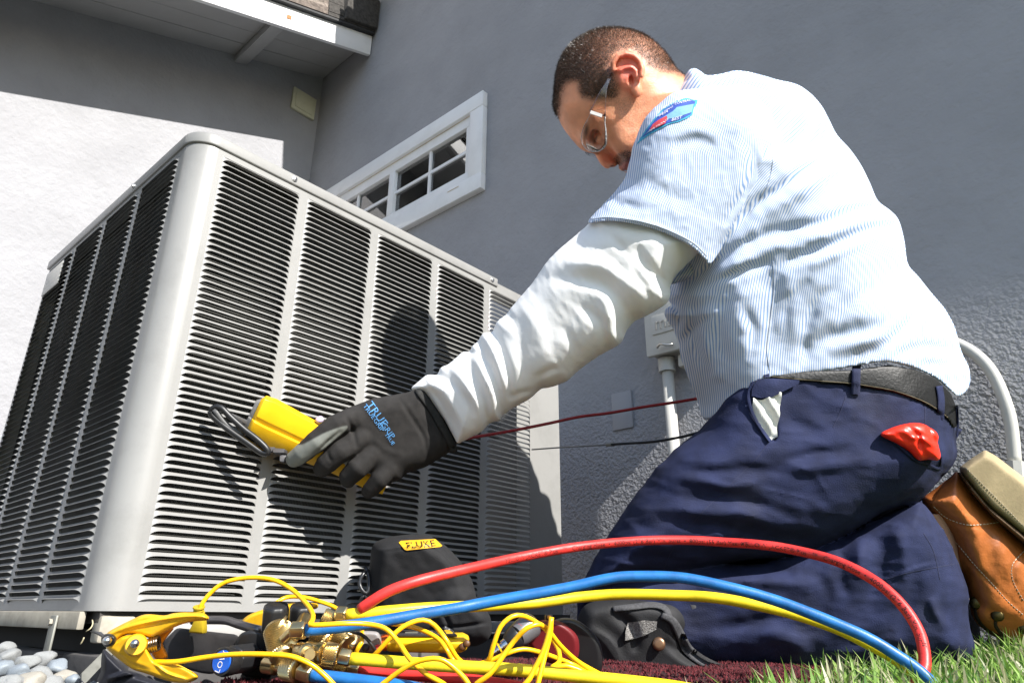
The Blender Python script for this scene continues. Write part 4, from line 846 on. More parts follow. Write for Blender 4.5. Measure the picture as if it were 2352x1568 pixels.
# ---- work boots
def boot(off, label=None):
    Vb = Vol(1.04, 2100, 2680, 1020, 1560, -110, 110, 5)
    up_ = ZL([(1560, 395), (1640, 320), (1750, 235), (1800, 205), (1900, 340), (2000, 450), (2222, 660), (2500, 900), (2700, 1080), (2760, 1250), (2700, 1420), (2500, 1440), (2222, 1335), (2080, 1290), (1950, 1215), (1880, 1120), (1868, 1020), (1830, 880), (1790, 780), (1760, 640), (1680, 520)])
    Vb.add(Vb.poly(up_, 75, 80, 0))
    fb = [(ZL([(1640, 440), (1800, 540), (1950, 560), (2100, 530)]), 5, -2.5), (ZL([(1700, 560), (1850, 760), (2050, 960), (2222, 1120)]), 5, -3), (ZL([(1960, 560), (2000, 700), (1990, 900)]), 16, -4), (ZL([(2060, 600), (2100, 740), (2120, 900)]), 18, 3), (ZL([(1850, 620), (1920, 720), (1960, 860)]), 18, 3),
          (ZL([(2222, 720), (2150, 820), (2160, 950)]), 6, -3), (ZL([(1880, 1000), (2000, 1100), (2200, 1200)]), 12, -5)]
    Vb.fold(folds(Vb.U, Vb.V, fb) + 1.3 * wob(Vb.U, Vb.V, 70, 9, 3))
    M_boot = mat('orange_leather', (.42, .125, .030), .42, var=.35, vscale=14, bump=.5, bscale=170, dist=.0012, spec=.5, dirt=.35, dscale=12)
    ub, bw, bf = Vb.build('boot_upper', M_boot, man); bt = bvh(bw, bf); sh = Vector(off)
    Vc = Vol(1.04, 2180, 2760, 1015, 1500, -110, 110, 5)
    sole = ZL([(1800, 178), (1880, 118), (1970, 62), (2040, 100), (2222, 240), (2500, 470), (2800, 800), (2900, 1000), (2870, 1180), (2790, 1250), (2680, 1060), (2500, 880), (2222, 625), (2000, 440), (1900, 330), (1830, 240)])
    Vc.add(Vc.poly(sole, 16, 86, 0, sm=False))
    M_sole = mat('tan_crepe_sole', (.42, .33, .19), .85, var=.2, vscale=12, bump=.3, bscale=200, dist=.001, dirt=.3, dscale=10)
    so, sw_, sf_ = Vc.build('boot_sole', M_sole, man); st_ = bvh(sw_, sf_)
    Vw = Vol(1.04, 2180, 2720, 1060, 1440, -100, 100, 4)
    Vw.add(Vw.poly(ZL([(1790, 205), (1822, 205), (2000, 420), (2222, 600), (2500, 855), (2700, 1050), (2640, 1090), (2480, 920), (2222, 672), (2000, 482), (1885, 352)]), 9, 84, 0, sm=False))
    w1, ww_, wf_ = Vw.build('boot_welt', mat('brown_welt', (.13, .075, .04), .7, var=.2, vscale=30), man)
    M_st = mat('pale_stitch', (.66, .58, .45), .8)
    kids = []
    for path in (ZL([(1850, 180), (2000, 330), (2222, 555)]), ZL([(1640, 430), (1720, 500), (1850, 545), (1980, 540), (2110, 520)]), ZL([(1700, 570), (1800, 680), (1900, 800), (2020, 930), (2120, 1040), (2222, 1130)]), ZL([(2222, 715), (2150, 800), (2150, 900), (2222, 1040)])):
        c = catmull([(a, b_, 0) for a, b_ in path], 7); prt = []
        for a, b_ in zip(c[:-1:1], c[1::1]):
            q = [(a[0] + (b_[0] - a[0]) * t, a[1] + (b_[1] - a[1]) * t) for t in (0, .62)]
            pp = [onto(st_ if path is None else bt, x, y, .0008) or onto(st_, x, y, .0008) for x, y in q]
            if None not in pp: prt.append(tube([pp[0], pp[1]], .00055, 4))
        if prt: kids.append(obj('stitching', *join(prt), M_st, ub))
    for ex, ey in ZL([(1910, 1050), (2050, 1130), (2222, 1215)]):
        p = onto(bt, ex, ey, .001) or P(ex, ey, .95); kids.append(obj('eyelet', *lathe(p, p - ray(ex, ey).normalized() * .004, [(0, .0075), (.5, .0085), (1, .006)], 14), mat('eyelet_brass', (.10, .075, .03), .4, metal=1), ub, smooth=True))
    for l in ([(1900, 1060), (1920, 1150), (1990, 1230), (2110, 1290)], [(2050, 1140), (2040, 1200), (2110, 1290), (2222, 1400)]):
        v, f = ribbon(bt, ZL(l), 4, .002, 5, .96, .004); kids.append(obj('lace', v, f, mat('dark_lace', (.03, .018, .01), .9), ub, smooth=True))
    return [ub, so, w1] + kids
nb_ = boot((0, 0, 0))
# sock / skin glimpse at the ankle
V11 = Vol(1.04, 2120, 2240, 1180, 1340, -70, 70, 4.5); V11.add(V11.chain([(2150, 1190, 0, 40), (2170, 1290, 0, 46)], 1)); V11.build('sock', mat('pale_sock', (.55, .30, .22), .9), man)
# far boot: same pieces set beyond the near one
for o in nb_[:3]:
    c = o.copy(); COL.objects.link(c); c.location = Vector((-.10, .22, -.02))
# knee pad with its straps
kn = Vol(.965, 1300, 1720, 1360, 1570, -130, 60, 4.2)
kn.add(kn.poly([(1340, 1392), (1380, 1376), (1440, 1372), (1520, 1378), (1560, 1392), (1580, 1430), (1570, 1480), (1620, 1510), (1670, 1535), (1690, 1560), (1350, 1566), (1318, 1500), (1322, 1440)], 40, 62, -62))
kn.fold(folds(kn.U, kn.V, [([(1400, 1400), (1450, 1440), (1460, 1500)], 12, -7), ([(1350, 1440), (1400, 1480), (1430, 1540)], 12, 6), ([(1520, 1470), (1580, 1510), (1650, 1545)], 9, -6)]))
M_black = mat('black_nylon', (.012, .012, .014), .75, var=.4, vscale=40, bump=.4, bscale=500, dist=.001)
kp, KW, KF = kn.build('knee_pad', M_black, man); kt = bvh(KW, KF)
v, f = ribbon(kt, ZH([(1840, 880), (2000, 860), (2120, 850), (2200, 880), (2235, 960)]), 7, .004, 5, .92, .002); obj('strap', v, f, mat('grey_webbing', (.055, .055, .06), .8, var=.3, vscale=300, bump=.6, bscale=900, dist=.001), kp, smooth=True)
v, f = ribbon(kt, [(1520, 1412), (1545, 1425), (1562, 1455), (1580, 1490), (1612, 1515), (1650, 1532), (1690, 1545)], lambda t: 7 + 5 * math.sin(t * 3.1), .005, 5, .92, .003); obj('strap', v, f, mat('grey_webbing', (.055, .055, .06)), kp, smooth=True)
v, f, _ = decal(kt, ZK([(1475, 228), (1600, 210), (1697, 218), (1690, 280), (1600, 325), (1540, 345), (1456, 362), (1458, 300)]), .006, 4.5); obj('elastic_tab', v, f, mat('grey_elastic', (.22, .21, .20), .85, var=.5, vscale=400, bump=.8, bscale=700, dist=.002), kp, smooth=True)
M_snap = mat('antique_snap', (.30, .17, .10), .35, metal=.8)
for x, y in ZK([(1710, 387), (1145, 460)]):
    p = onto(kt, x, y, .002) or onto(ttree, x, y, .002) or P(x, y, .9); obj('snap', *lathe(p, p - ray(x, y).normalized() * .004, [(0, .0082), (.4, .0085), (.9, .007), (1, .004)], 20), M_snap, kp, smooth=True)
p = P(1590, 1398, .90); obj('buckle', *join([prism([P(1583, 1388, .91), P(1598, 1388, .91), P(1601, 1412, .91), P(1592, 1412, .91)], (0, -.004, 0))]), mat('buckle_plastic', (.07, .07, .075), .5), kp, bevel=.001)
# ---- safety glasses
M_clear = bpy.data.materials.new('clear_polycarbonate'); M_clear.use_nodes = True; nt = M_clear.node_tree; nt.nodes.remove(nt.nodes['Principled BSDF'])
gl = nt.nodes.new('ShaderNodeBsdfGlossy'); gl.inputs['Roughness'].default_value = .04; tr = nt.nodes.new('ShaderNodeBsdfTransparent'); tr.inputs[0].default_value = (.985, .985, .98, 1)
fr = nt.nodes.new('ShaderNodeFresnel'); fr.inputs[0].default_value = 1.35; mx = nt.nodes.new('ShaderNodeMixShader')
nt.links.new(fr.outputs[0], mx.inputs[0]); nt.links.new(tr.outputs[0], mx.inputs[1]); nt.links.new(gl.outputs[0], mx.inputs[2]); nt.links.new(mx.outputs[0], nt.nodes['Material Output'].inputs[0])
M_clear2 = M_clear.copy(); M_clear2.name = 'frosted_clear'
for n_ in M_clear2.node_tree.nodes:
    if n_.type == 'BSDF_GLOSSY': n_.inputs['Roughness'].default_value = .22
    if n_.type == 'BSDF_TRANSPARENT': n_.inputs[0].default_value = (.88, .84, .82, 1)
    if n_.type == 'FRESNEL': n_.inputs[0].default_value = 1.6
gd = DT - 92 * DT / FPX
def sheet(name, A, B, m, parent, th=.0016):      # a curved sheet between two edges of equal point count (px,py,depth)
    ca, cb = catmull(A, 3), None; n = 14
    ca = [np.array(A[0]) * 0 for _ in range(0)]
    def res(L):
        L = np.array(L, float); t = np.linspace(0, len(L) - 1, n); c = catmull(L, 1e9) if False else None
        return np.stack([np.interp(t, range(len(L)), L[:, k]) for k in range(3)], 1)
    a, b_ = res(A), res(B); V, F = [], []; mm = 6
    for i in range(n):
        for j in range(mm + 1):
            q = a[i] + (b_[i] - a[i]) * j / mm; p = P(*q); V.append(p)
    for i in range(n - 1):
        for j in range(mm): k = i * (mm + 1) + j; F.append((k, k + 1, k + mm + 2, k + mm + 1))
    o = obj(name, V, F, m, parent, smooth=True); so_ = o.modifiers.new('thickness', 'SOLIDIFY'); so_.thickness = th; return o
zl = lambda L, d: [(*Z3([(x, y)])[0], d + dd) for x, y, dd in L]
gls = sheet('safety_glasses', zl([(545, 720, -.004), (540, 800, -.006), (552, 900, -.006), (555, 1000, -.002), (535, 1035, .0), (500, 1055, .004), (470, 1060, .01)], gd), zl([(435, 745, -.002), (400, 820, .004), (365, 890, .012), (352, 960, .020), (362, 1010, .026), (390, 1045, .032), (440, 1070, .036)], gd), M_clear, man)
sheet('far_lens', zl([(380, 1040, .05), (440, 1070, .05), (490, 1085, .055)], gd), zl([(385, 1075, .12), (420, 1100, .13), (480, 1120, .13)], gd), M_clear, gls)
sheet('temple', zl([(420, 745, -.006), (450, 690, -.008), (490, 610, -.010), (530, 545, -.010), (590, 445, -.004)], gd), zl([(545, 790, -.006), (548, 700, -.009), (550, 620, -.011), (560, 560, -.010), (600, 455, -.004)], gd), M_clear2, gls)
M_edge = mat('lens_edge', (.55, .53, .52), .15, spec=.8)
obj('lens_rim', *tube(catmull([P(*q) for q in zl([(545, 790, -.0075), (540, 850, -.008), (553, 920, -.008), (553, 1000, -.004), (530, 1040, .0), (480, 1063, .008), (420, 1060, .02), (372, 1020, .026), (352, 950, .021), (368, 880, .012), (402, 815, .004), (430, 765, -.002)], gd)], .003),   .0003, 6), M_edge, gls, smooth=True)
obj('hinge_band', *join([prism([P(*q) for q in zl([(430, 745, -.010), (520, 775, -.011), (515, 800, -.011), (422, 768, -.010)], gd)], (0, -.0012, 0))]), mat('clear_band', (.75, .72, .70), .1, spec=.9), gls)
# ---- white earbud-like thread at the sleeve seam is left to the cloth
# ================================================================ carpet, pebbles, grass
M_carpet = mat('dark_red_carpet', (.075, .012, .014), .98, col2=(.018, .006, .007), vscale=260, bump=1, bscale=420, dist=.004)
cz_ = HC - .060
def cw(x, y): return cz_ + .004 * math.sin(x * 9 + 1) * math.sin(y * 7) + .003 * math.sin(x * 31 + y * 17)
V, F = [], []; xs = [-.42 + i * .0125 for i in range(66)]; ys = [.36 + i * .0125 for i in range(62)]
inside = {}
for j, y in enumerate(ys):
    for i, x in enumerate(xs): inside[i, j] = len(V); V.append((x, y, cw(x, y)))
nC = len(V)
def keep(i, j):
    x, y = xs[i], ys[j]
    return (x > -.245 - (y - .55) * .1 + .012 * math.sin(y * 60)) and y < 1.10 - max(0, -x) * .95 and x < .14 + (y - .4) * .5
for j in range(len(ys) - 1):
    for i in range(len(xs) - 1):
        if keep(i, j): F.append((inside[i, j], inside[i + 1, j], inside[i + 1, j + 1], inside[i, j + 1]))
carpet = obj('carpet_mat', V, F, M_carpet, None, smooth=True); md = carpet.modifiers.new('thickness', 'SOLIDIFY'); md.thickness = .012; md.offset = -1
tag(carpet, 'dark red carpet offcut spread under the tools and hoses', 'carpet')
# carpet pile: short loops
pile = []; rp = np.random.default_rng(12)
PV, PF = [], []
for k in range(26000):
    x, y = rp.uniform(-.40, .42), rp.uniform(.37, 1.05) ** 1.0
    i, j = int((x - xs[0]) / .0125), int((y - ys[0]) / .0125)
    if not (0 <= i < 65 and 0 <= j < 61 and keep(i, j)): continue
    z = cw(x, y); a = rp.uniform(0, 6.28); h = rp.uniform(.002, .0042); r_ = .0013
    p = [(x + math.cos(a) * r_, y + math.sin(a) * r_, z), (x - math.cos(a) * r_, y - math.sin(a) * r_, z), (x + rp.normal(0, .0016), y + rp.normal(0, .0016), z + h)]
    q = (x - math.sin(a) * r_ * 1.2, y + math.cos(a) * r_ * 1.2, z); b_ = len(PV); PV += p + [q]; PF += [(b_, b_ + 1, b_ + 2), (b_ + 1, b_ + 3, b_ + 2), (b_ + 3, b_, b_ + 2)]
o = obj('carpet_pile', PV, PF, mat('carpet_yarn', (.16, .018, .024), .95, col2=(.03, .008, .01), vscale=700), carpet); tag(o, kind='stuff')
# pebbles
M_peb = [mat('pebble_pale', (.33, .34, .34), .55, var=.35, vscale=45, bump=.5, bscale=160, spec=.5, dirt=.35, dscale=60), mat('pebble_grey', (.22, .25, .28), .5, var=.25, vscale=22, bump=.15, bscale=200), mat('pebble_warm', (.30, .28, .24), .6, var=.25, vscale=30, bump=.15, bscale=200)]
def pebble(c, r, sq, seed, m):
    bm = bmesh.new(); bmesh.ops.create_icosphere(bm, subdivisions=3, radius=1); rr = random.Random(seed); off = Vector((rr.random() * 9, rr.random() * 9, rr.random() * 9))
    for v in bm.verts:
        n0 = v.co.copy(); v.co *= 1 + .42 * noise.noise(n0 * .8 + off) + .09 * noise.noise(n0 * 2.6 + off)
        for kk in range(5):
            pn = Vector((math.sin(seed * 3.1 + kk * 2.4), math.cos(seed * 1.7 + kk * 1.9), math.sin(kk * 1.3 + seed))).normalized(); dd_ = v.co.dot(pn) - .74
            if dd_ > 0: v.co -= pn * dd_ * .8
        q = (v.co.dot(Vector((rr.random, 0, 0)) if False else Vector((.3, .5, .8)))); v.co.z *= sq
    me = bpy.data.meshes.new('pebble'); bm.to_mesh(me); bm.free(); me.shade_smooth(); me.materials.append(m)
    o = bpy.data.objects.new('pebble', me); COL.objects.link(o); o.location = c; o.scale = (r, r * rr.uniform(.75, 1), r); o.rotation_euler = (rr.uniform(-.3, .3), rr.uniform(-.3, .3), rr.uniform(0, 6.28)); return o
plist = [(22, 1508, .70, 27, 0), (62, 1520, .68, 25, 0), (100, 1512, .72, 28, 0), (5, 1535, .64, 26, 1), (45, 1543, .62, 30, 1), (90, 1548, .63, 30, 0), (128, 1530, .69, 24, 1), (148, 1556, .64, 26, 2), (70, 1566, .58, 30, 2), (20, 1568, .57, 30, 0), (118, 1572, .59, 28, 0), (168, 1562, .60, 20, 1), (-18, 1520, .68, 24, 1), (10, 1490, .76, 22, 0)]
for i, (x, y, d, r, mi) in enumerate(plist):
    p = P(x, y, d); o = pebble(p, r * d / FPX, .72, i, M_peb[mi])
    lb = {0: 'pale rounded pebble at the far left top of the heap', 1: 'pale pebble second from the left in the top row of the heap', 2: 'broad pale pebble in the top row nearest the bracket', 6: 'grey blue pebble at the right end of the top row', 3: 'grey blue pebble cut by the left picture edge', 4: 'large grey blue pebble in the middle of the heap', 5: 'large white pebble in the middle of the heap beside the grey blue one', 8: 'warm cream pebble at the bottom of the heap', 13: 'flat topped white pebble block furthest back at the picture edge', 7: 'warm cream pebble at the near right of the pebble heap', 11: 'small upright grey pebble at the right end of the heap'}.get(i, 'smooth pale pebble in the heap beside the unit base')
    tag(o, lb, 'pebble', 'pale pebbles beside the unit base')
gvv, gff = [], []; rp = np.random.default_rng(9)
for k in range(2600):
    x, y = rp.uniform(-.75, -.26), rp.uniform(.36, .95)
    if y > .82 + (x + .48) * -.88: continue
    r_ = rp.uniform(.003, .008); c_ = np.array((x, y, gz + r_ * .5 + rp.uniform(0, .012))); q = [c_ + r_ * np.array(p_) * rp.uniform(.6, 1.1, 3) for p_ in ((1, 0, 0), (-1, 0, 0), (0, 1, 0), (0, -1, 0), (0, 0, .8), (0, 0, -.8))]; b_ = len(gvv); gvv += q
    gff += [(b_ + i, b_ + j, b_ + k_) for i, j, k_ in ((0, 2, 4), (2, 1, 4), (1, 3, 4), (3, 0, 4), (2, 0, 5), (1, 2, 5), (3, 1, 5), (0, 3, 5))]
tag(obj('gravel', gvv, gff, mat('gravel_grit', (.30, .30, .29), .8, var=.5, vscale=120), None), kind='stuff')
# grass blades
rg = np.random.default_rng(8); GV, GF_, GM = [], [], []
def blade(x, y, h, lean, az, wd, m):
    n = 4; dx, dy = math.cos(az), math.sin(az); px_, py_ = -dy, dx; b_ = len(GV); tw_ = rg.uniform(-.8, .8)
    for i in range(n + 1):
        t = i / n; o_ = lean * h * t * t; wv = wd * (1 - t ** 2.2) * (.8 if i == 0 else 1); c, s = math.cos(tw_ * t), math.sin(tw_ * t)
        ex, ey = px_ * c + dx * s, py_ * c + dy * s; z = gz + .004 + h * (t - .25 * lean * t * t)
        if i < n: GV.append((x + dx * o_ - ex * wv, y + dy * o_ - ey * wv, z)); GV.append((x + dx * o_ + ex * wv, y + dy * o_ + ey * wv, z))
        else: GV.append((x + dx * o_, y + dy * o_, z))
    for i in range(n - 1): GF_.append((b_ + 2 * i, b_ + 2 * i + 1, b_ + 2 * i + 3, b_ + 2 * i + 2)); GM.append(m)
    GF_.append((b_ + 2 * n - 2, b_ + 2 * n - 1, b_ + 2 * n)); GM.append(m)
def lawn_at(n, x0, x1, y0, y1, cond, hh, wd):
    for k in range(n):
        x, y = rg.uniform(x0, x1), rg.uniform(y0, y1)
        if cond(x, y): blade(x, y, hh * rg.uniform(.5, 1.25), rg.uniform(.05, 1.0), rg.uniform(0, 6.28), wd * rg.uniform(.5, 1.25), int(rg.choice([0, 0, 1, 1, 2, 2, 3, 3], 1)[0]))
edge = lambda x, y: x > .075 + (y - .42) * .75 + .012 * math.sin(y * 90)
lawn_at(3000, .03, .95, .44, .66, lambda x, y: edge(x, y) and (x > .16 or rg.random() < .35), .040, .0023)
lawn_at(4200, .10, 1.3, .66, .88, lambda x, y: edge(x, y), .044, .0024)
lawn_at(6000, .62, 1.7, .88, 1.25, lambda x, y: x > .66 and y < 1.95 - .6 * x, .058, .0022)
gme = mesh('grass', GV, GF_, True)
for nm, c1, c2 in (('grass_mid', (.24, .42, .08), (.14, .27, .04)), ('grass_bright', (.45, .62, .18), (.26, .44, .08)), ('grass_deep', (.11, .25, .045), (.05, .13, .02)), ('grass_straw', (.52, .50, .32), (.30, .32, .16))):
    mm_ = mat(nm, c1, .45, col2=c2, vscale=60, spec=.5); b = mm_.node_tree.nodes['Principled BSDF']; b.inputs['Subsurface Weight'].default_value = 0
    nt = mm_.node_tree; tl = nt.nodes.new('ShaderNodeBsdfTranslucent'); nt.links.new(b.inputs['Base Color'].links[0].from_socket, tl.inputs[0]); ad = nt.nodes.new('ShaderNodeMixShader'); ad.inputs[0].default_value = .4
    nt.links.new(b.outputs[0], ad.inputs[1]); nt.links.new(tl.outputs[0], ad.inputs[2]); nt.links.new(ad.outputs[0], nt.nodes['Material Output'].inputs[0]); gme.materials.append(mm_)
gme.polygons.foreach_set('material_index', np.array(GM, np.int32)[:len(gme.polygons)]) if len(GM) == len(gme.polygons) else None
o = link('grass', gme); tag(o, kind='stuff')
# ================================================================ wires from the unit to the wall side
M_redw = mat('red_wire', (.32, .012, .016), .45, var=.2, vscale=200); M_blackw = mat('black_wire', (.012, .012, .012), .4); 
rw = obj('test_lead', *vtube([(1030, 1012, 1.015), (1060, 1008, 1.04), (1110, 1000, 1.09), (1180, 988, 1.15), (1260, 972, 1.17), (1330, 957, 1.18), (1400, 948, 1.18), (1480, 934, 1.18), (1560, 922, 1.17), (1640, 908, 1.16)], .0026, 10), M_redw, None, smooth=True)
tag(rw, 'thin red test lead stretched from the glove to behind the man', 'test lead')
bw_ = obj('test_lead', *vtube([(1395, 1021, 1.24), (1440, 1018, 1.22), (1500, 1014, 1.20), (1560, 1004, 1.18), (1600, 994, 1.17), (1650, 980, 1.16)], .0023, 10), M_blackw, None, smooth=True)
tag(bw_, 'black test lead hanging from the man towards the service corner', 'test lead')
obj('wire_splice', *vtube([(1392, 1021, 1.24), (1412, 1020, 1.235)], .0034, 8), mat('grey_tape', (.30, .29, .26), .7), bw_, smooth=True)
obj('lead_shadow', *vtube([(1222, 1032, 1.50), (1290, 1027, 1.40), (1340, 1024, 1.31), (1395, 1021, 1.24)], .0016, 8), mat('lead_shadow_grey', (.16, .16, .16), .5), bw_, smooth=True)  # grey strand stands in for the lead's shadow running to the panel
# ================================================================ yellow meter held in the glove
MD = .954
M_yel = mat('meter_yellow', (.86, .50, .010), .34, var=.06, vscale=20, spec=.5, bump=.06, bscale=300, dirt=.08, dscale=40)
M_org = mat('meter_orange', (.72, .28, .01), .4, var=.1); M_blk = mat('black_plastic', (.014, .014, .015), .42, var=.3, vscale=30, spec=.5); M_gry = mat('grey_plastic', (.22, .21, .20), .5, var=.1)
meter = thing('clamp_meter', 'yellow handheld leak meter gripped in the black glove against the louvres', 'meter', tuple(P(650, 960, MD)))
def loft(secs, m, name, parent, bevel=0, sm=True):   # sections: lists of world points, same count
    n = len(secs[0]); V = [p for s in secs for p in s]; F = [(i * n + k, i * n + (k + 1) % n, (i + 1) * n + (k + 1) % n, (i + 1) * n + k) for i in range(len(secs) - 1) for k in range(n)]
    F += [tuple(range(n))[::-1], tuple(range(len(V) - n, len(V)))]; return obj(name, V, F, m, parent, bevel=bevel)
def msec(px, py, d, up_, dn, near, ridge=.35):       # hexagonal section: broad upper face, narrow lower face with a ridge between
    ax = np.array([.905, .425]); nx = np.array([ax[1], -ax[0]])   # image direction across the body (upwards)
    pt = lambda a, dd: P(px + nx[0] * a, py + nx[1] * a, d + dd)
    return [pt(up_, .006), pt(up_ * .82, -near * .75), pt(-dn * .02, -near), pt(-dn * .22, -near * .80), pt(-dn * .30, -near * 1.05), pt(-dn, -near * .6), pt(-dn * .96, .016), pt(up_ * .7, .020)]
body_m = loft([msec(583, 952, MD, 40, 38, .008), msec(590, 955, MD, 52, 50, .014), msec(612, 966, MD + .012, 56, 54, .017), msec(690, 1003, MD + .049, 50, 50, .017), msec(780, 1046, MD + .080, 44, 44, .016), msec(862, 1088, MD + .104, 40, 40, .015), msec(893, 1104, MD + .110, 32, 34, .010)], M_yel, 'meter_body', meter, bevel=.0025)
loft([msec(574, 949, MD + .004, 34, 32, .006), msec(590, 955, MD + .003, 47, 44, .010)], M_gry, 'end_cap', meter, bevel=.003)
obj('trim_button', *lathe(P(735, 966, MD + .052), P(733, 960, MD + .048), [(0, .006), (.7, .006), (1, .004)], 14), mat('pale_lilac_button', (.5, .42, .55), .4), meter, smooth=True)
lp = [(484, 944), (493, 935), (508, 936), (530, 958), (560, 985), (590, 1008), (611, 1028), (616, 1039), (602, 1040), (570, 1018), (530, 990), (500, 966), (486, 952)]
lw_ = [P(u, v, MD - .035) for u, v in lp]
obj('wire_loop', *tube(catmull(lw_ + [lw_[0]], .004), .0042, 10), M_blk, meter, smooth=True)
obj('loop_web', *vtube([(492, 940, MD - .036), (520, 975, MD - .034), (560, 1000, MD - .030)], .0038, 8), mat('web_grey', (.09, .09, .09), .5), meter, smooth=True)
obj('jaw_bar', *prism([P(498, 941, MD - .035), P(504, 936, MD - .035), P(572, 966, MD), P(572, 978, MD)], (0, .008, 0)), mat('jaw_steel', (.20, .20, .21), .35, metal=.6), meter, bevel=.001)
for px_, py_, w_, h_ in ((622, 1030, 9, 7), (640, 1034, 14, 6), (650, 1052, 8, 9)):
    obj('side_button', *prism([P(px_ - w_, py_ - h_, MD + .018), P(px_ + w_, py_ - h_ + 2, MD + .018), P(px_ + w_, py_ + h_, MD + .018), P(px_ - w_, py_ + h_ - 2, MD - .002)], (0, .014, 0)), mat('button_grey', (.06, .06, .066), .5), meter, bevel=.001)
obj('lower_strip', *prism([P(690, 1046, MD + .045), P(740, 1060, MD + .066), P(800, 1088, MD + .09), P(800, 1100, MD + .09), P(735, 1075, MD + .066), P(690, 1058, MD + .045)], (0, .012, 0)), M_blk, meter, bevel=.001)
# ================================================================ hoses
def hose(label, path, r_, m, d0=.62, nm='hose'):
    pts = [(p[0], p[1], p[2]) for p in path]; o = obj(nm, *vtube(pts, r_, 20), m, None, smooth=True); tag(o, label, nm.replace('_', ' ')); return o, pts
M_hb = mat('blue_rubber', (.014, .145, .42), .42, var=.25, vscale=45, dirt=.3, dscale=70, bump=.25, bscale=700, dist=.0005, spec=.5)
M_hr = mat('red_rubber', (.66, .035, .03), .44, var=.22, vscale=45, dirt=.28, dscale=70, bump=.25, bscale=700, dist=.0005, spec=.5)
M_hy = mat('yellow_rubber', (.80, .62, .015), .42, var=.10, vscale=50, bump=.25, bscale=700, dist=.0005, spec=.5, dirt=.25, dscale=60)
RH = .0052
B1, b1p = hose('blue charging hose arching over the yellow one and down into the grass', [(700, 1446, .60), (790, 1438, .61), (880, 1425, .62), (958, 1411, .63), (1050, 1396, .64), (1126, 1381, .65), (1294, 1351, .66), (1400, 1328, .665), (1462, 1323, .665), (1563, 1326, .66), (1669, 1347, .65), (1775, 1376, .64), (1882, 1416, .625), (1989, 1462, .61), (2060, 1504, .60), (2113, 1541, .59), (2150, 1580, .58), (2180, 1640, .57)], RH, M_hb)
R1, r1p = hose('red charging hose in the tallest arch across the kneeling man', [(828, 1398, .655), (845, 1386, .655), (891, 1358, .66), (958, 1334, .67), (1059, 1309, .70), (1193, 1279, .75), (1328, 1255, .78), (1462, 1242, .79), (1576, 1240, .79), (1669, 1245, .78), (1740, 1250, .76), (1811, 1260, .745), (1918, 1287, .71), (2006, 1331, .675), (2070, 1387, .65), (2110, 1448, .63), (2124, 1508, .61), (2120, 1544, .60), (2096, 1580, .59), (2050, 1620, .585)], RH, M_hr)
Y1, y1p = hose('yellow charging hose in the low arch under the blue one', [(797, 1411, .655), (891, 1403, .66), (992, 1395, .675), (1126, 1390, .70), (1227, 1384, .71), (1328, 1371, .72), (1428, 1364, .72), (1563, 1367, .71), (1633, 1371, .70), (1704, 1382, .69), (1811, 1406, .675), (1918, 1441, .66), (1989, 1475, .65), (2060, 1515, .64), (2110, 1560, .63), (2140, 1620, .62)], RH * 1.04, M_hy)
Y2, _ = hose('yellow charging hose lying low across the carpet from the brass nut', [(804, 1511, .60), (925, 1521, .595), (1059, 1530, .59), (1193, 1538, .585), (1328, 1552, .58), (1462, 1566, .57), (1580, 1582, .56), (1700, 1610, .55)], RH, M_hy)
R2, _ = hose('red charging hose lying on the carpet under the yellow one', [(826, 1539, .615), (958, 1548, .61), (1092, 1563, .60), (1193, 1578, .59), (1330, 1610, .58)], RH, M_hr)
B2, _ = hose('blue charging hose on the carpet at the bottom edge', [(715, 1549, .585), (766, 1555, .585), (874, 1568, .58), (938, 1577, .575), (1050, 1600, .57)], RH, M_hb)
def hose_text(o, path, s, frac, size, m, side=-.55, flip=False):
    pts, T, Ns = tubeframes(catmull([P(*p) for p in path], .006)); L = [0]
    for a, b_ in zip(pts[:-1], pts[1:]): L.append(L[-1] + (b_ - a).length)
    v, f = text_geo(s, size); s0_ = L[-1] * frac; V = []
    w_ = max(x for x, _, _ in v)
    for x, y, z in v:
        if flip: x, y = w_ - x, -y
        q = min(max(s0_ + x, 0), L[-1] - 1e-4); i = max(k for k in range(len(L)) if L[k] <= q); i = min(i, len(pts) - 2); t = (q - L[i]) / (L[i + 1] - L[i]); c = pts[i].lerp(pts[i + 1], t); tt = T[i].lerp(T[i + 1], t).normalized()
        view = (Vector((0, 0, HC)) - c); vn = (view - tt * view.dot(tt)).normalized(); un = tt.cross(vn) * -1
        if un.z < 0: un = -un
        a = side + y / (RH * 1.02) * 1.0; V.append(c + (vn * math.cos(a) + un * math.sin(a)) * (RH * 1.03))
    obj('lettering', V, f, m, o)
M_ink = mat('black_ink', (.03, .008, .008), .7)
hose_text(R1, r1p, 'YELLOW JACKET® Plus II™   Charging Hose  •  4000psi (276 Bar) Min. burst  •  800psi (55 Bar) Max. w.p.', .225, .0068, M_ink)
hose_text(R1, r1p, 'YELLOW JACKET® Plus II™   Charging Hose  •  4000psi (276 Bar) Min. burst', .615, .0068, M_ink)
hose_text(Y1, y1p, 'SAE J2196', .060, .0062, mat('olive_ink', (.12, .10, .02), .7), side=.15, flip=True)
hose_text(Y1, y1p, '6900', .265, .0062, mat('olive_ink', (.12, .10, .02)), side=.0)
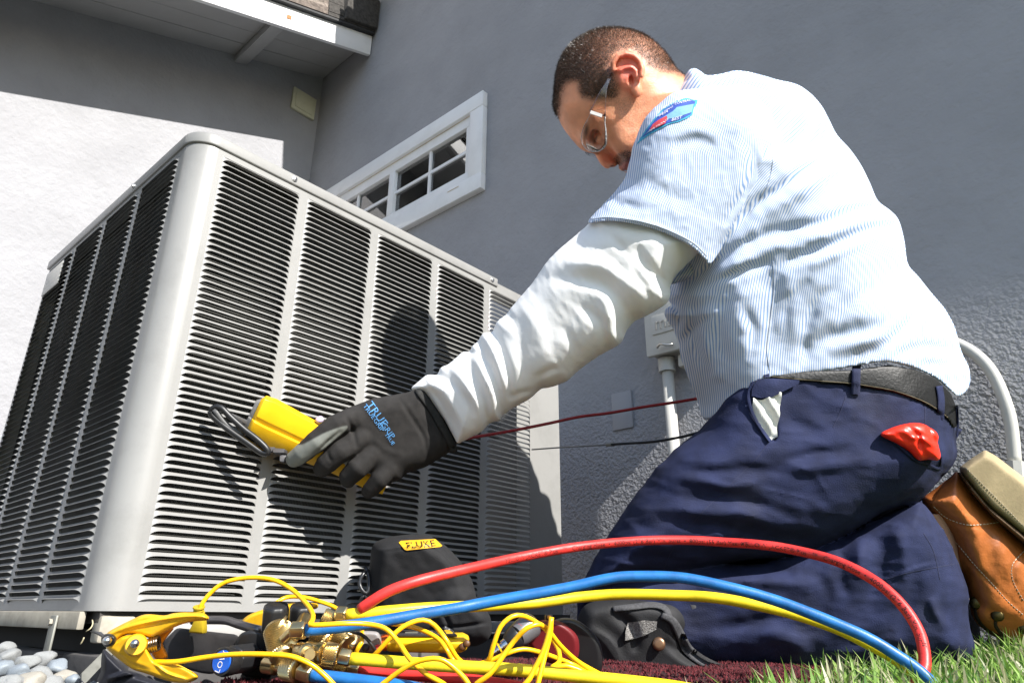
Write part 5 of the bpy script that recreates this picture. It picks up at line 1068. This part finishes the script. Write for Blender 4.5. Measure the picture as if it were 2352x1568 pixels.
# ================================================================ brass manifold and its fittings
man_ = thing('gauge_manifold', 'black refrigerant manifold with brass fittings, two upright black knobs and a blue LOW knob', 'manifold', tuple(P(560, 1540, .62)))
M_brass = mat('brass', (.74, .58, .30), .30, metal=1, var=.2, vscale=70, bump=.1, bscale=300, dist=.0004)
def knurl_mat():
    m = mat('knurled_brass', (.70, .54, .27), .34, metal=1, var=.2, vscale=70); nt = m.node_tree; b = nt.nodes['Principled BSDF']; return m
M_kn = knurl_mat()
def knurl(p0, p1, r, n=34, k=7, name='knurled_nut'):      # a ring of diamond facets
    a, b_ = Vector(p0), Vector(p1); T = (b_ - a); L = T.length; T.normalize(); N_ = T.orthogonal().normalized(); B_ = T.cross(N_); V, F = [], []
    rows = [(0, .86), (.06, .94)] + [(.10 + .8 * i / (2 * k), None) for i in range(2 * k + 1)] + [(.94, .94), (1, .86)]
    for ri, (t, rr) in enumerate(rows):
        for j in range(2 * n):
            q = rr if rr else (1.035 if (ri + j) % 2 else .955); an = math.pi * j / n; V.append(a + T * (t * L) + (N_ * math.cos(an) + B_ * math.sin(an)) * r * q)
    m_ = 2 * n
    for i in range(len(rows) - 1):
        for j in range(m_): F.append((i * m_ + j, i * m_ + (j + 1) % m_, (i + 1) * m_ + (j + 1) % m_, (i + 1) * m_ + j))
    F += [tuple(range(m_))[::-1], tuple(range(len(V) - m_, len(V)))]; return obj(name, V, F, M_kn, man_)
def hexnut(p0, p1, r, name='hex_nut'): return obj(name, *lathe(p0, p1, [(0, r * .86), (.12, r), (.88, r), (1, r * .86)], 6), M_brass, man_, bevel=.0005)
def rod(p0, p1, r, name='brass_stem', prof=None): return obj(name, *lathe(p0, p1, prof or [(0, r), (1, r)], 20), M_brass, man_, auto=40)
# left ends of the hoses
knurl(P(636, 1440, .625), P(654, 1508, .600), .0125, 40, 12); rod(P(640, 1436, .62), P(652, 1444, .62), .0100, prof=[(0, .0105), (.4, .0105), (.45, .0075), (1, .0075)])
rod(P(650, 1468, .60), P(672, 1448, .60), .0042, 'elbow'); hexnut(P(668, 1447, .60), P(703, 1446, .60), .0078)
rod(P(665, 1490, .615), P(692, 1438, .625), .0035, 'cross_stem')
rod(P(690, 1494, .60), P(706, 1500, .585), .0068, 'threaded_port', [(0, .0075), (.1, .0066), (.2, .0075), (.3, .0066), (.4, .0075), (.5, .0066), (.6, .0075), (.7, .0064), (.72, .0078), (.9, .0078), (1, .0062)])
rod(P(706, 1500, .585), P(712, 1502, .578), .0048, 'port_bore', [(0, .0048), (1, .0045)])
knurl(P(656, 1533, .60), P(686, 1539, .59), .0098, 26, 6); hexnut(P(688, 1540, .59), P(718, 1549, .585), .0082); rod(P(610, 1526, .61), P(658, 1534, .60), .0058, prof=[(0, .0072), (.5, .0072), (.52, .0045), (.85, .0045), (.87, .0075), (1, .0075)])
knurl(P(744, 1498, .60), P(776, 1504, .60), .0092, 26, 6); hexnut(P(778, 1505, .60), P(806, 1511, .60), .0074); rod(P(700, 1487, .61), P(746, 1499, .60), .0052, prof=[(0, .0045), (.15, .0068), (.7, .0068), (.72, .0085), (.95, .0085), (1, .006)])
knurl(P(768, 1529, .62), P(797, 1534, .62), .0080, 24, 6); hexnut(P(799, 1534, .62), P(829, 1539, .615), .0068); rod(P(715, 1522, .62), P(770, 1530, .62), .0050)
knurl(P(728, 1458, .64), P(760, 1476, .63), .0115, 28, 7); knurl(P(768, 1462, .64), P(798, 1484, .63), .0110, 28, 7); hexnut(P(798, 1470, .645), P(818, 1492, .64), .0115)
knurl(P(742, 1412, .66), P(766, 1424, .66), .0075, 24, 5); rod(P(756, 1422, .66), P(780, 1413, .66), .0045); hexnut(P(774, 1410, .657), P(799, 1411, .655), .0078)
rod(P(690, 1440, .63), P(700, 1420, .65), .0060, 'cross_stem')
# black housing, barrels and knobs
hp = [(406, 1440), (464, 1447), (545, 1456), (560, 1475), (545, 1500), (520, 1530), (488, 1548), (462, 1545), (380, 1523), (372, 1500), (376, 1470)]
obj('manifold_body', *prism([P(u, v, .66) for u, v in hp], P(470, 1500, .70) - P(470, 1500, .66)), mat('scuffed_black', (.035, .033, .034), .55, var=.5, vscale=25, bump=.2, bscale=120), man_, bevel=.003)
obj('manifold_shroud', *prism([P(u, v, .635) for u, v in [(536, 1500), (540, 1474), (552, 1452), (575, 1446), (600, 1452), (632, 1466), (640, 1490), (628, 1540), (612, 1556), (556, 1552)]], P(580, 1500, .695) - P(580, 1500, .635)), M_blk, man_, bevel=.006, seg=3)
obj('knob_barrel', *lathe(P(504, 1519, .592), P(578, 1508, .625), [(0, .0100), (.06, .0118), (.14, .0122), (.2, .0105), (.36, .0105), (.4, .0125), (.95, .0125), (1, .010)], 10), M_blk, man_, bevel=.0006)
bc = P(509, 1519, .580); bn = ((Vector((0, 0, HC)) - bc).normalized() * .80 - Vector((1, 0, 0)) * .55).normalized()
obj('badge_seat', *lathe(bc - bn * .014, bc - bn * .0006, [(0, .0105), (.7, .0118), (1, .0108)], 28), M_blk, man_, auto=40)
bdg = obj('blue_badge', *lathe(bc - bn * .0005, bc + bn * .0008, [(0, .0092), (1, .0088)], 28), mat('badge_blue', (.01, .10, .52), .3, spec=.6), man_, auto=40)
v, f = text_geo('LOW', .0074)
cb = bc + bn * .0011; exx = Vector((.30, 0, .95)); exx = (exx - bn * exx.dot(bn)).normalized(); eyy = bn.cross(exx)
wx = max(x for x, _, _ in v) / 2
obj('lettering', [cb + exx * (x - wx) + eyy * (y - .0028) for x, y, z in v], f, mat('white_print', (.82, .82, .82), .5), bdg)
def knob(x0, x1, y0, y1, d):
    c0_, c1_ = P((x0 + x1) / 2 - 2, y1, d), P((x0 + x1) / 2 + 4, y0, d); r_ = (x1 - x0) / 2 * d / FPX; V, F = [], []; n = 32; prof = [(0, .96), (.1, 1), (.85, 1), (.95, .93), (1, .80)]
    T = (c1_ - c0_); L = T.length; T.normalize(); N_ = T.orthogonal().normalized(); B_ = T.cross(N_)
    for t, rr in prof:
        for j in range(n): an = 2 * math.pi * j / n; q = r_ * rr * (1 + .045 * math.cos(an * 8)); V.append(c0_ + T * t * L + (N_ * math.cos(an) + B_ * math.sin(an)) * q)
    for i in range(len(prof) - 1):
        for j in range(n): F.append((i * n + j, i * n + (j + 1) % n, (i + 1) * n + (j + 1) % n, (i + 1) * n + j))
    F += [tuple(range(n))[::-1], tuple(range(len(V) - n, len(V)))]; return obj('black_knob', V, F, M_blk, man_, auto=50)
knob(603, 660, 1388, 1456, .640); knob(664, 716, 1388, 1452, .665)
obj('hanging_hook', *vtube([(440, 1424, .70), (480, 1423, .70), (520, 1424, .69), (545, 1432, .68), (575, 1441, .67), (600, 1447, .665)], .0042, 12), mat('hook_steel', (.16, .15, .15), .3, metal=.7), man_, smooth=True)
obj('side_latch', *prism([P(u, v, .628) for u, v in [(560, 1492), (596, 1490), (598, 1532), (560, 1534)]], (0, .01, 0)), mat('latch_black', (.03, .03, .032), .3), man_, bevel=.002)
# ================================================================ yellow spring clamps
M_cl = mat('clamp_yellow', (.80, .44, .012), .40, var=.08, vscale=22, bump=.12, bscale=260, dist=.0006, spec=.5, dirt=.28, dscale=55)
M_cl2 = mat('clamp_orange_inside', (.80, .30, .01), .45, var=.15, vscale=30, dirt=.2, dscale=40)
def inflate(name, pts, D0, T, Rr, m, parent, st=2.0, sm=True, fold=None, w0=0, extra=None):
    us = [p[0] for p in pts]; vs = [p[1] for p in pts]; Vv = Vol(D0, min(us) - 8, max(us) + 8, min(vs) - 8, max(vs) + 8, -T - 8, T + 8, st); Vv.add(Vv.poly(pts, Rr, T, w0, sm))
    if extra: extra(Vv)
    if fold: Vv.fold(folds(Vv.U, Vv.V, fold))
    return Vv.build(name, m, parent)
Zc = zx((220, 1420), 4.9)
clamp = thing('pipe_clamp', 'big yellow spring clamp thermocouple with open jaws at the near left of the tools', 'clamp', tuple(P(330, 1540, .58)))
upj = [(247, 1452), (266, 1440), (296, 1425), (333, 1410), (376, 1412), (399, 1407), (427, 1405), (465, 1407), (478, 1414), (480, 1420), (474, 1424), (446, 1426), (412, 1435), (384, 1448), (364, 1458), (349, 1465), (322, 1459), (303, 1456), (285, 1459), (268, 1472), (250, 1480), (240, 1466)]
inflate('upper_jaw', upj, .585, 30, 9, M_cl, clamp, fold=[([(250, 1455), (300, 1438), (350, 1426), (410, 1416), (470, 1412)], 4, 2.0)])
lowj = [(268, 1470), (281, 1462), (303, 1458), (323, 1461), (334, 1472), (345, 1500), (360, 1523), (384, 1541), (408, 1556), (436, 1560), (452, 1554), (450, 1546), (428, 1533), (404, 1521), (412, 1518), (440, 1534), (458, 1547), (456, 1558), (430, 1568), (390, 1565), (333, 1546), (307, 1538), (281, 1521), (252, 1496), (244, 1482)]
inflate('lower_jaw', [(268, 1468), (281, 1460), (303, 1456), (323, 1461), (334, 1473), (345, 1500), (362, 1520), (404, 1522), (430, 1533), (452, 1547), (454, 1557), (430, 1567), (390, 1564), (333, 1545), (307, 1537), (281, 1520), (252, 1496), (244, 1482)], .58, 28, 8, M_cl, clamp,
        extra=lambda V_: V_.sub(V_.poly([(362, 1512), (404, 1518), (430, 1530), (448, 1546), (420, 1549), (392, 1540), (368, 1526)], 5, 17, -4), 1.5), fold=[([(252, 1492), (300, 1524), (345, 1540)], 5, -1.6), ([(352, 1520), (384, 1545), (432, 1560)], 3, 1.4)])
inflate('inner_web', [(348, 1462), (372, 1450), (400, 1440), (384, 1462), (374, 1478), (386, 1508), (360, 1514), (346, 1496), (338, 1474)], .605, 16, 6, M_cl2, clamp)
obj('jaw_pivot', *lathe(P(310, 1477, .555), P(309, 1477, .580), [(0, .0030), (.1, .0036), (1, .0036)], 16), mat('pivot_steel', (.6, .6, .58), .25, metal=1), clamp, smooth=True)
obj('pivot_boss', *lathe(P(312, 1480, .563), P(312, 1480, .585), [(0, .0075), (.2, .0088), (1, .0088)], 20), M_cl, clamp, auto=50)
for i in range(4):
    c_ = [(346 + i * 5.5 + 5 * math.cos(a), 1480 - i * 1.5 + 16 * math.sin(a), .583 + .012 * math.cos(a)) for a in [j * 6.28 / 12 for j in range(13)]]
    obj('spring_coil', *vtube(c_, .0011, 8, .003), mat('spring_steel', (.35, .30, .24), .3, metal=1), clamp, smooth=True)
inflate('sensor_tip', [(233, 1462), (242, 1455), (258, 1455), (267, 1463), (266, 1477), (255, 1484), (241, 1484), (233, 1474)], .575, 24, 7, M_blk, clamp)
obj('tip_screw', *lathe(P(246, 1470, .553), P(246, 1470, .560), [(0, .002), (.5, .0035), (1, .0035)], 12), M_screw, clamp, smooth=True)
clamp2 = thing('pipe_clamp', 'second yellow clamp half hidden behind the two black knobs', 'clamp', tuple(P(640, 1440, .72)))
inflate('clamp_body', [(554, 1428), (570, 1412), (600, 1400), (640, 1390), (668, 1384), (700, 1383), (728, 1385), (731, 1392), (724, 1398), (700, 1400), (670, 1420), (650, 1440), (600, 1444), (566, 1438)], .72, 26, 8, M_cl, clamp2)
obj('clamp_strut', *vtube([(556, 1436, .715), (590, 1444, .70), (640, 1452, .70)], .003, 8), M_blk, clamp2, smooth=True)
con = obj('cable_connector', *prism([P(463, 1412, .64), P(466, 1440, .64), P(465, 1455, .64), P(430, 1452, .64), P(440, 1432, .64), P(447, 1412, .64)], (0, .012, 0)), mat('olive_yellow', (.46, .33, .015), .5), clamp, bevel=.002)
obj('strain_relief', *lathe(P(456, 1409, .646), P(457, 1392, .646), [(0, .0056), (.2, .0056), (.25, .0036), (.35, .0036), (.4, .0048), (.55, .0048), (.6, .0034), (.75, .0034), (.8, .0054), (1, .0054)], 14), mat('olive_yellow', (.46, .33, .015)), con, auto=40)
# ---- thin yellow cables, loosely looped
M_cab = mat('cable_yellow', (.88, .48, .006), .32, var=.05, vscale=30, spec=.5)
def cable(label, path, r_=.0021):
    o = obj('thin_cable', *vtube(path, r_, 12, .004), M_cab, None, smooth=True); tag(o, label, 'cable', 'thin yellow clamp cables'); return o
cable('thin yellow cable leaving the near clamp jaw along the bottom and looping up the middle', [(352, 1519, .575), (403, 1519, .57), (470, 1509, .57), (538, 1502, .565), (622, 1502, .56), (672, 1507, .56), (716, 1526, .56), (749, 1553, .56), (790, 1592, .555), (840, 1600, .555), (881, 1568, .56), (925, 1536, .56), (965, 1516, .56), (1008, 1512, .56), (1039, 1529, .56), (1069, 1559, .555), (1085, 1582, .55), (1096, 1568, .55), (1126, 1546, .55), (1153, 1509, .555), (1180, 1472, .56), (1210, 1442, .56), (1240, 1433, .565), (1260, 1448, .57), (1287, 1482, .575), (1328, 1519, .58), (1381, 1549, .585), (1420, 1570, .585)])
cable('thin yellow cable arching from the upright connector and draping over the blue hose', [(457, 1398, .645), (477, 1368, .65), (514, 1338, .655), (571, 1326, .655), (628, 1331, .65), (672, 1354, .64), (706, 1388, .62), (719, 1412, .60), (716, 1427, .59), (712, 1434, .585), (740, 1434, .585), (790, 1431, .588), (840, 1432, .595), (884, 1442, .595), (914, 1472, .59), (941, 1512, .575), (978, 1546, .565), (1018, 1569, .56), (1060, 1600, .55), (1150, 1610, .545), (1208, 1568, .545), (1227, 1536, .55), (1247, 1496, .555), (1260, 1455, .56), (1267, 1416, .565)])
cable('thin yellow cable rising behind the black knobs and crossing the meter', [(632, 1385, .70), (658, 1371, .71), (699, 1371, .71), (756, 1388, .705), (790, 1405, .70), (850, 1425, .69), (914, 1433, .66), (958, 1442, .64), (1005, 1465, .63), (1029, 1496, .62), (1042, 1516, .62), (1080, 1524, .61), (1119, 1519, .61), (1166, 1499, .61), (1200, 1490, .615), (1237, 1496, .62), (1294, 1516, .63), (1324, 1529, .63), (1370, 1550, .62)])
cable('thin yellow cable crossing in front of the yellow multimeter then in the wide middle loop', [(832, 1448, .65), (830, 1475, .62), (817, 1499, .62), (835, 1520, .62), (861, 1502, .61), (901, 1459, .61), (935, 1433, .615), (972, 1423, .62), (998, 1435, .62), (1025, 1469, .61), (1052, 1512, .61), (1085, 1530, .61), (1121, 1516, .60), (1133, 1482, .60), (1150, 1438, .605), (1176, 1415, .61), (1200, 1413, .615), (1227, 1425, .62), (1254, 1445, .62), (1271, 1469, .62), (1284, 1496, .61), (1284, 1520, .60), (1268, 1532, .59), (1300, 1528, .59), (1344, 1543, .59), (1380, 1560, .58)])
cable('short straight piece of thin yellow cable hanging below the small black plug', [(1266, 1420, .57), (1264, 1455, .568), (1254, 1495, .562), (1245, 1530, .555), (1236, 1568, .548), (1230, 1600, .545)])
pl = obj('small_plug', *prism([P(1252, 1410, .572), P(1270, 1410, .572), P(1270, 1424, .572), P(1253, 1424, .572)], (0, .01, 0)), M_blk, None, bevel=.001); tag(pl, 'small black plug on top of the yellow cable loop', 'plug')
obj('pin', *prism([P(1257, 1412, .5715), P(1265, 1412, .5715), P(1265, 1419, .5715), P(1257, 1419, .5715)], (0, -.001, 0)), mat('plug_metal', (.5, .5, .5), .3, metal=1), pl)
# ---- yellow multimeter lying on the carpet
mm2 = thing('multimeter', 'yellow multimeter with dark grey face lying on the carpet behind the hoses', 'meter', tuple(P(980, 1500, .68)))
Md2 = .66
def s2(px, d, h0, h1, dd):   # section of the lying box: near bottom, near top, far top (higher), far bottom
    return [P(px, h1, d), P(px, h1 - (h1 - h0) * .62, d - .004), P(px + 2, h0 + 2, d + .004), P(px + 4, h0 - 14, d + dd), P(px + 4, h1 - 16, d + dd)]
loft([s2(886, Md2, 1468, 1496, .05), s2(900, Md2, 1462, 1497, .05), s2(960, Md2, 1462, 1499, .05), s2(1030, Md2, 1462, 1500, .05), s2(1062, Md2 + .003, 1464, 1499, .045), s2(1074, Md2 + .01, 1470, 1492, .03)], M_yel, 'case', mm2, bevel=.004)
loft([s2(868, Md2 + .004, 1470, 1493, .04), s2(890, Md2 - .0005, 1466, 1496.5, .05)], mat('orange_red', (.75, .12, .01), .4), 'orange_end', mm2, bevel=.003)
fp = [P(905, 1461, Md2 + .0035), P(1050, 1462, Md2 + .0035), P(1034, 1450.5, Md2 + .04), P(925, 1450, Md2 + .04)]
fo = obj('face_plate', *prism(fp, (0, -.0005, .0022)), mat('dark_face', (.045, .045, .05), .35), mm2, bevel=.0005)
for a, b_ in ((.15, .36), (.42, .62), (.7, .78), (.84, .95)):
    q = [fp[0].lerp(fp[1], a).lerp(fp[3].lerp(fp[2], a), .2), fp[0].lerp(fp[1], b_).lerp(fp[3].lerp(fp[2], b_), .2), fp[0].lerp(fp[1], b_).lerp(fp[3].lerp(fp[2], b_), .75), fp[0].lerp(fp[1], a).lerp(fp[3].lerp(fp[2], a), .75)]
    obj('display' if a < .4 else 'face_button', *prism([p + Vector((0, 0, .0023)) for p in q], (0, 0, .0008)), mat('lcd_grey' if a < .7 else 'button_yellow', (.16, .17, .15) if a < .7 else (.75, .45, .02), .3), fo)
for hx, hy in ((1062, 1484), (1072, 1477)): obj('jack', *lathe(P(hx, hy, Md2 - .006), P(hx, hy, Md2 + .004), [(0, .0026), (.1, .0034), (1, .0034)], 12), mat('jack_dark', (.10, .04, .01), .5), mm2, smooth=True)
se = thing('sensor_block', 'grey rounded sensor block with a black and a red jack left of the multimeter', 'sensor', tuple(P(845, 1498, .65)))
inflate('sensor_housing', [(822, 1450), (862, 1449), (873, 1458), (876, 1478), (870, 1497), (840, 1500), (820, 1496), (816, 1470)], .65, 26, 8, mat('warm_grey_plastic', (.30, .29, .29), .45, var=.08), se)
for x, y, m_ in ((840, 1486, M_blk), (868, 1488, M_hr)): obj('jack', *lathe(P(x, y, .630), P(x, y, .65), [(0, .0026), (.05, .0036), (1, .0036)], 14), m_, se, smooth=True)
obj('black_lead', *vtube([(800, 1448, .63), (830, 1456, .626), (848, 1472, .624), (862, 1492, .624), (872, 1502, .63)], .0016, 8), M_blk, se, smooth=True)
# ---- black carry pouch
pouch = thing('tool_pouch', 'black zipped pouch with yellow badge standing against the louvres', 'pouch', tuple(P(960, 1450, .86)))
M_pouch = mat('black_cordura', (.009, .0088, .010), .85, var=.2, vscale=60, bump=.5, bscale=900, dist=.0008)
Vp = Vol(1.0, 815, 1145, 1215, 1500, -115, 115, 3.2)
Vp.add(Vp.poly([(850, 1290), (854, 1258), (866, 1243), (890, 1234), (925, 1228), (975, 1227), (1005, 1240), (1039, 1267), (1066, 1300), (1086, 1338), (1094, 1372), (1100, 1420), (1070, 1470), (960, 1475), (880, 1440), (846, 1385), (845, 1330)], 40, 80, 0))
Vp.add(Vp.poly([(1020, 1350), (1080, 1352), (1096, 1380), (1120, 1402), (1128, 1425), (1127, 1457), (1110, 1476), (1076, 1484), (1000, 1480), (990, 1400)], 34, 62, -34), 10)
Vp.fold(folds(Vp.U, Vp.V, [([(856, 1262), (880, 1262), (960, 1250), (1010, 1262), (1070, 1330)], 3, 1.8), ([(1000, 1440), (1060, 1438), (1127, 1428)], 4, -3), ([(1010, 1400), (1030, 1430), (1040, 1480)], 5, -3)]) + .8 * wob(Vp.U, Vp.V, 60, 4, 2))
po, pw, pf = Vp.build('pouch_body', M_pouch, pouch); ptree = bvh(pw, pf)
v, f, _ = decal(ptree, [(916, 1245), (921, 1241), (1000, 1237), (1016, 1252), (1012, 1255), (934, 1263), (929, 1261)], .002, 3); bd_ = obj('yellow_badge', v, f, mat('badge_yellow', (.70, .36, .01), .6), pouch, smooth=True)
v, f = text_on(ptree, 'FLUKE', (934, 1259), (24, -2.2), (-6, -20), .0035); obj('lettering', v, f, M_blk, bd_)
v, f = ribbon(ptree, [(1020, 1440), (1040, 1452), (1052, 1476)], 4, .003, 4, .84); obj('handle_strap', v, f, mat('shiny_black_trim', (.06, .06, .065), .25), pouch, smooth=True)
obj('hook_clip', *vtube([(846, 1310, .98), (834, 1318, .97), (826, 1335, .965), (830, 1352, .96), (842, 1362, .96), (848, 1345, .965), (846, 1320, .975), (838, 1300, .98)], .0028, 8), mat('clip_black', (.02, .02, .022), .3), pouch, smooth=True)
obj('clip_ring', *vtube([(836, 1366, .96), (828, 1378, .96), (832, 1395, .96), (842, 1392, .96), (842, 1374, .96), (836, 1364, .96)], .0022, 8), mat('clip_black', (.02, .02, .022)), pouch, smooth=True)
# ---- cordless screwdriver with chrome nose
dr = thing('cordless_driver', 'dark red and black cordless driver with chrome nose pointing to the multimeter', 'driver', tuple(P(1230, 1510, .68)))
obj('chrome_nose', *lathe(P(1131, 1500, .655), P(1164, 1478, .66), [(0, .0030), (.04, .0040), (.3, .0040), (.32, .0050), (.5, .0050), (.52, .0045), (.7, .0045), (.72, .0060), (1, .0064)], 20), mat('chrome', (.62, .62, .62), .15, metal=1), dr, auto=35)
obj('yellow_ring', *lathe(P(1147, 1489, .6565), P(1150, 1487, .6568), [(0, .0055), (1, .0055)], 20), M_yel, dr, auto=40)
obj('driver_collar', *lathe(P(1164, 1478, .66), P(1188, 1458, .665), [(0, .0068), (.3, .0095), (.9, .0110), (1, .0105)], 20), M_blk, dr, auto=40)
obj('driver_head', *lathe(P(1186, 1460, .665), P(1224, 1432, .68), [(0, .0105), (.2, .0120), (.9, .0125), (1, .0105)], 20), mat('gunmetal', (.20, .20, .21), .35, metal=.5), dr, auto=40)
inflate('driver_body', [(1215, 1440), (1240, 1425), (1275, 1422), (1310, 1440), (1330, 1470), (1325, 1515), (1290, 1525), (1250, 1518), (1225, 1500), (1208, 1470)], .69, 30, 12, mat('driver_red', (.16, .010, .014), .5, var=.2), dr)
inflate('driver_grip', [(1270, 1430), (1310, 1418), (1350, 1440), (1380, 1480), (1380, 1540), (1330, 1550), (1290, 1500)], .70, 30, 12, M_blk, dr)
obj('red_button', *lathe(P(1200, 1436, .668), P(1202, 1430, .668), [(0, .006), (.8, .006), (1, .004)], 14), M_hr, dr, smooth=True)
# ---- black sheet and rubber flap under the near clamp
fl = thing('rubber_mat', 'crumpled black rubber sheet under the near clamp beside the pebbles', 'sheet', tuple(P(320, 1560, .64)))
inflate('sheet_fold', [(236, 1492), (252, 1500), (290, 1535), (340, 1556), (420, 1575), (620, 1580), (640, 1600), (240, 1610), (232, 1540)], .66, 60, 12, mat('black_rubber', (.013, .014, .022), .6, var=.3, vscale=20, bump=.4, bscale=80), fl, st=3, fold=[([(246, 1560), (300, 1545), (350, 1552), (400, 1575)], 5, 4)])
obj('steel_fin', *prism([P(205, 1447, .74), P(232, 1449, .70), P(250, 1466, .66), P(246, 1478, .66), P(236, 1462, .68), P(218, 1452, .72)], (0, .004, -.002)), mat('dull_steel', (.14, .14, .15), .4, metal=.5), fl, bevel=.0008)
inflate('dark_case', [(640, 1500), (700, 1520), (740, 1555), (640, 1580), (560, 1575), (560, 1540)], .66, 40, 12, M_blk, man_, st=3)
# ---- dry stalks caught on the base
for i, q in enumerate(([(212, 1423, .77), (213, 1432, .765), (208, 1442, .76), (198, 1449, .76)], [(193, 1463, .75), (189, 1472, .75), (185, 1478, .75)])):
    o = obj('dry_stalk', *vtube(q, .0007, 6, .003), mat('dry_straw', (.55, .48, .30), .7), None, smooth=True); tag(o, ('curled pale straw hanging off the base rail of the unit', 'shorter green tipped straw below the base rail')[i], 'straw')
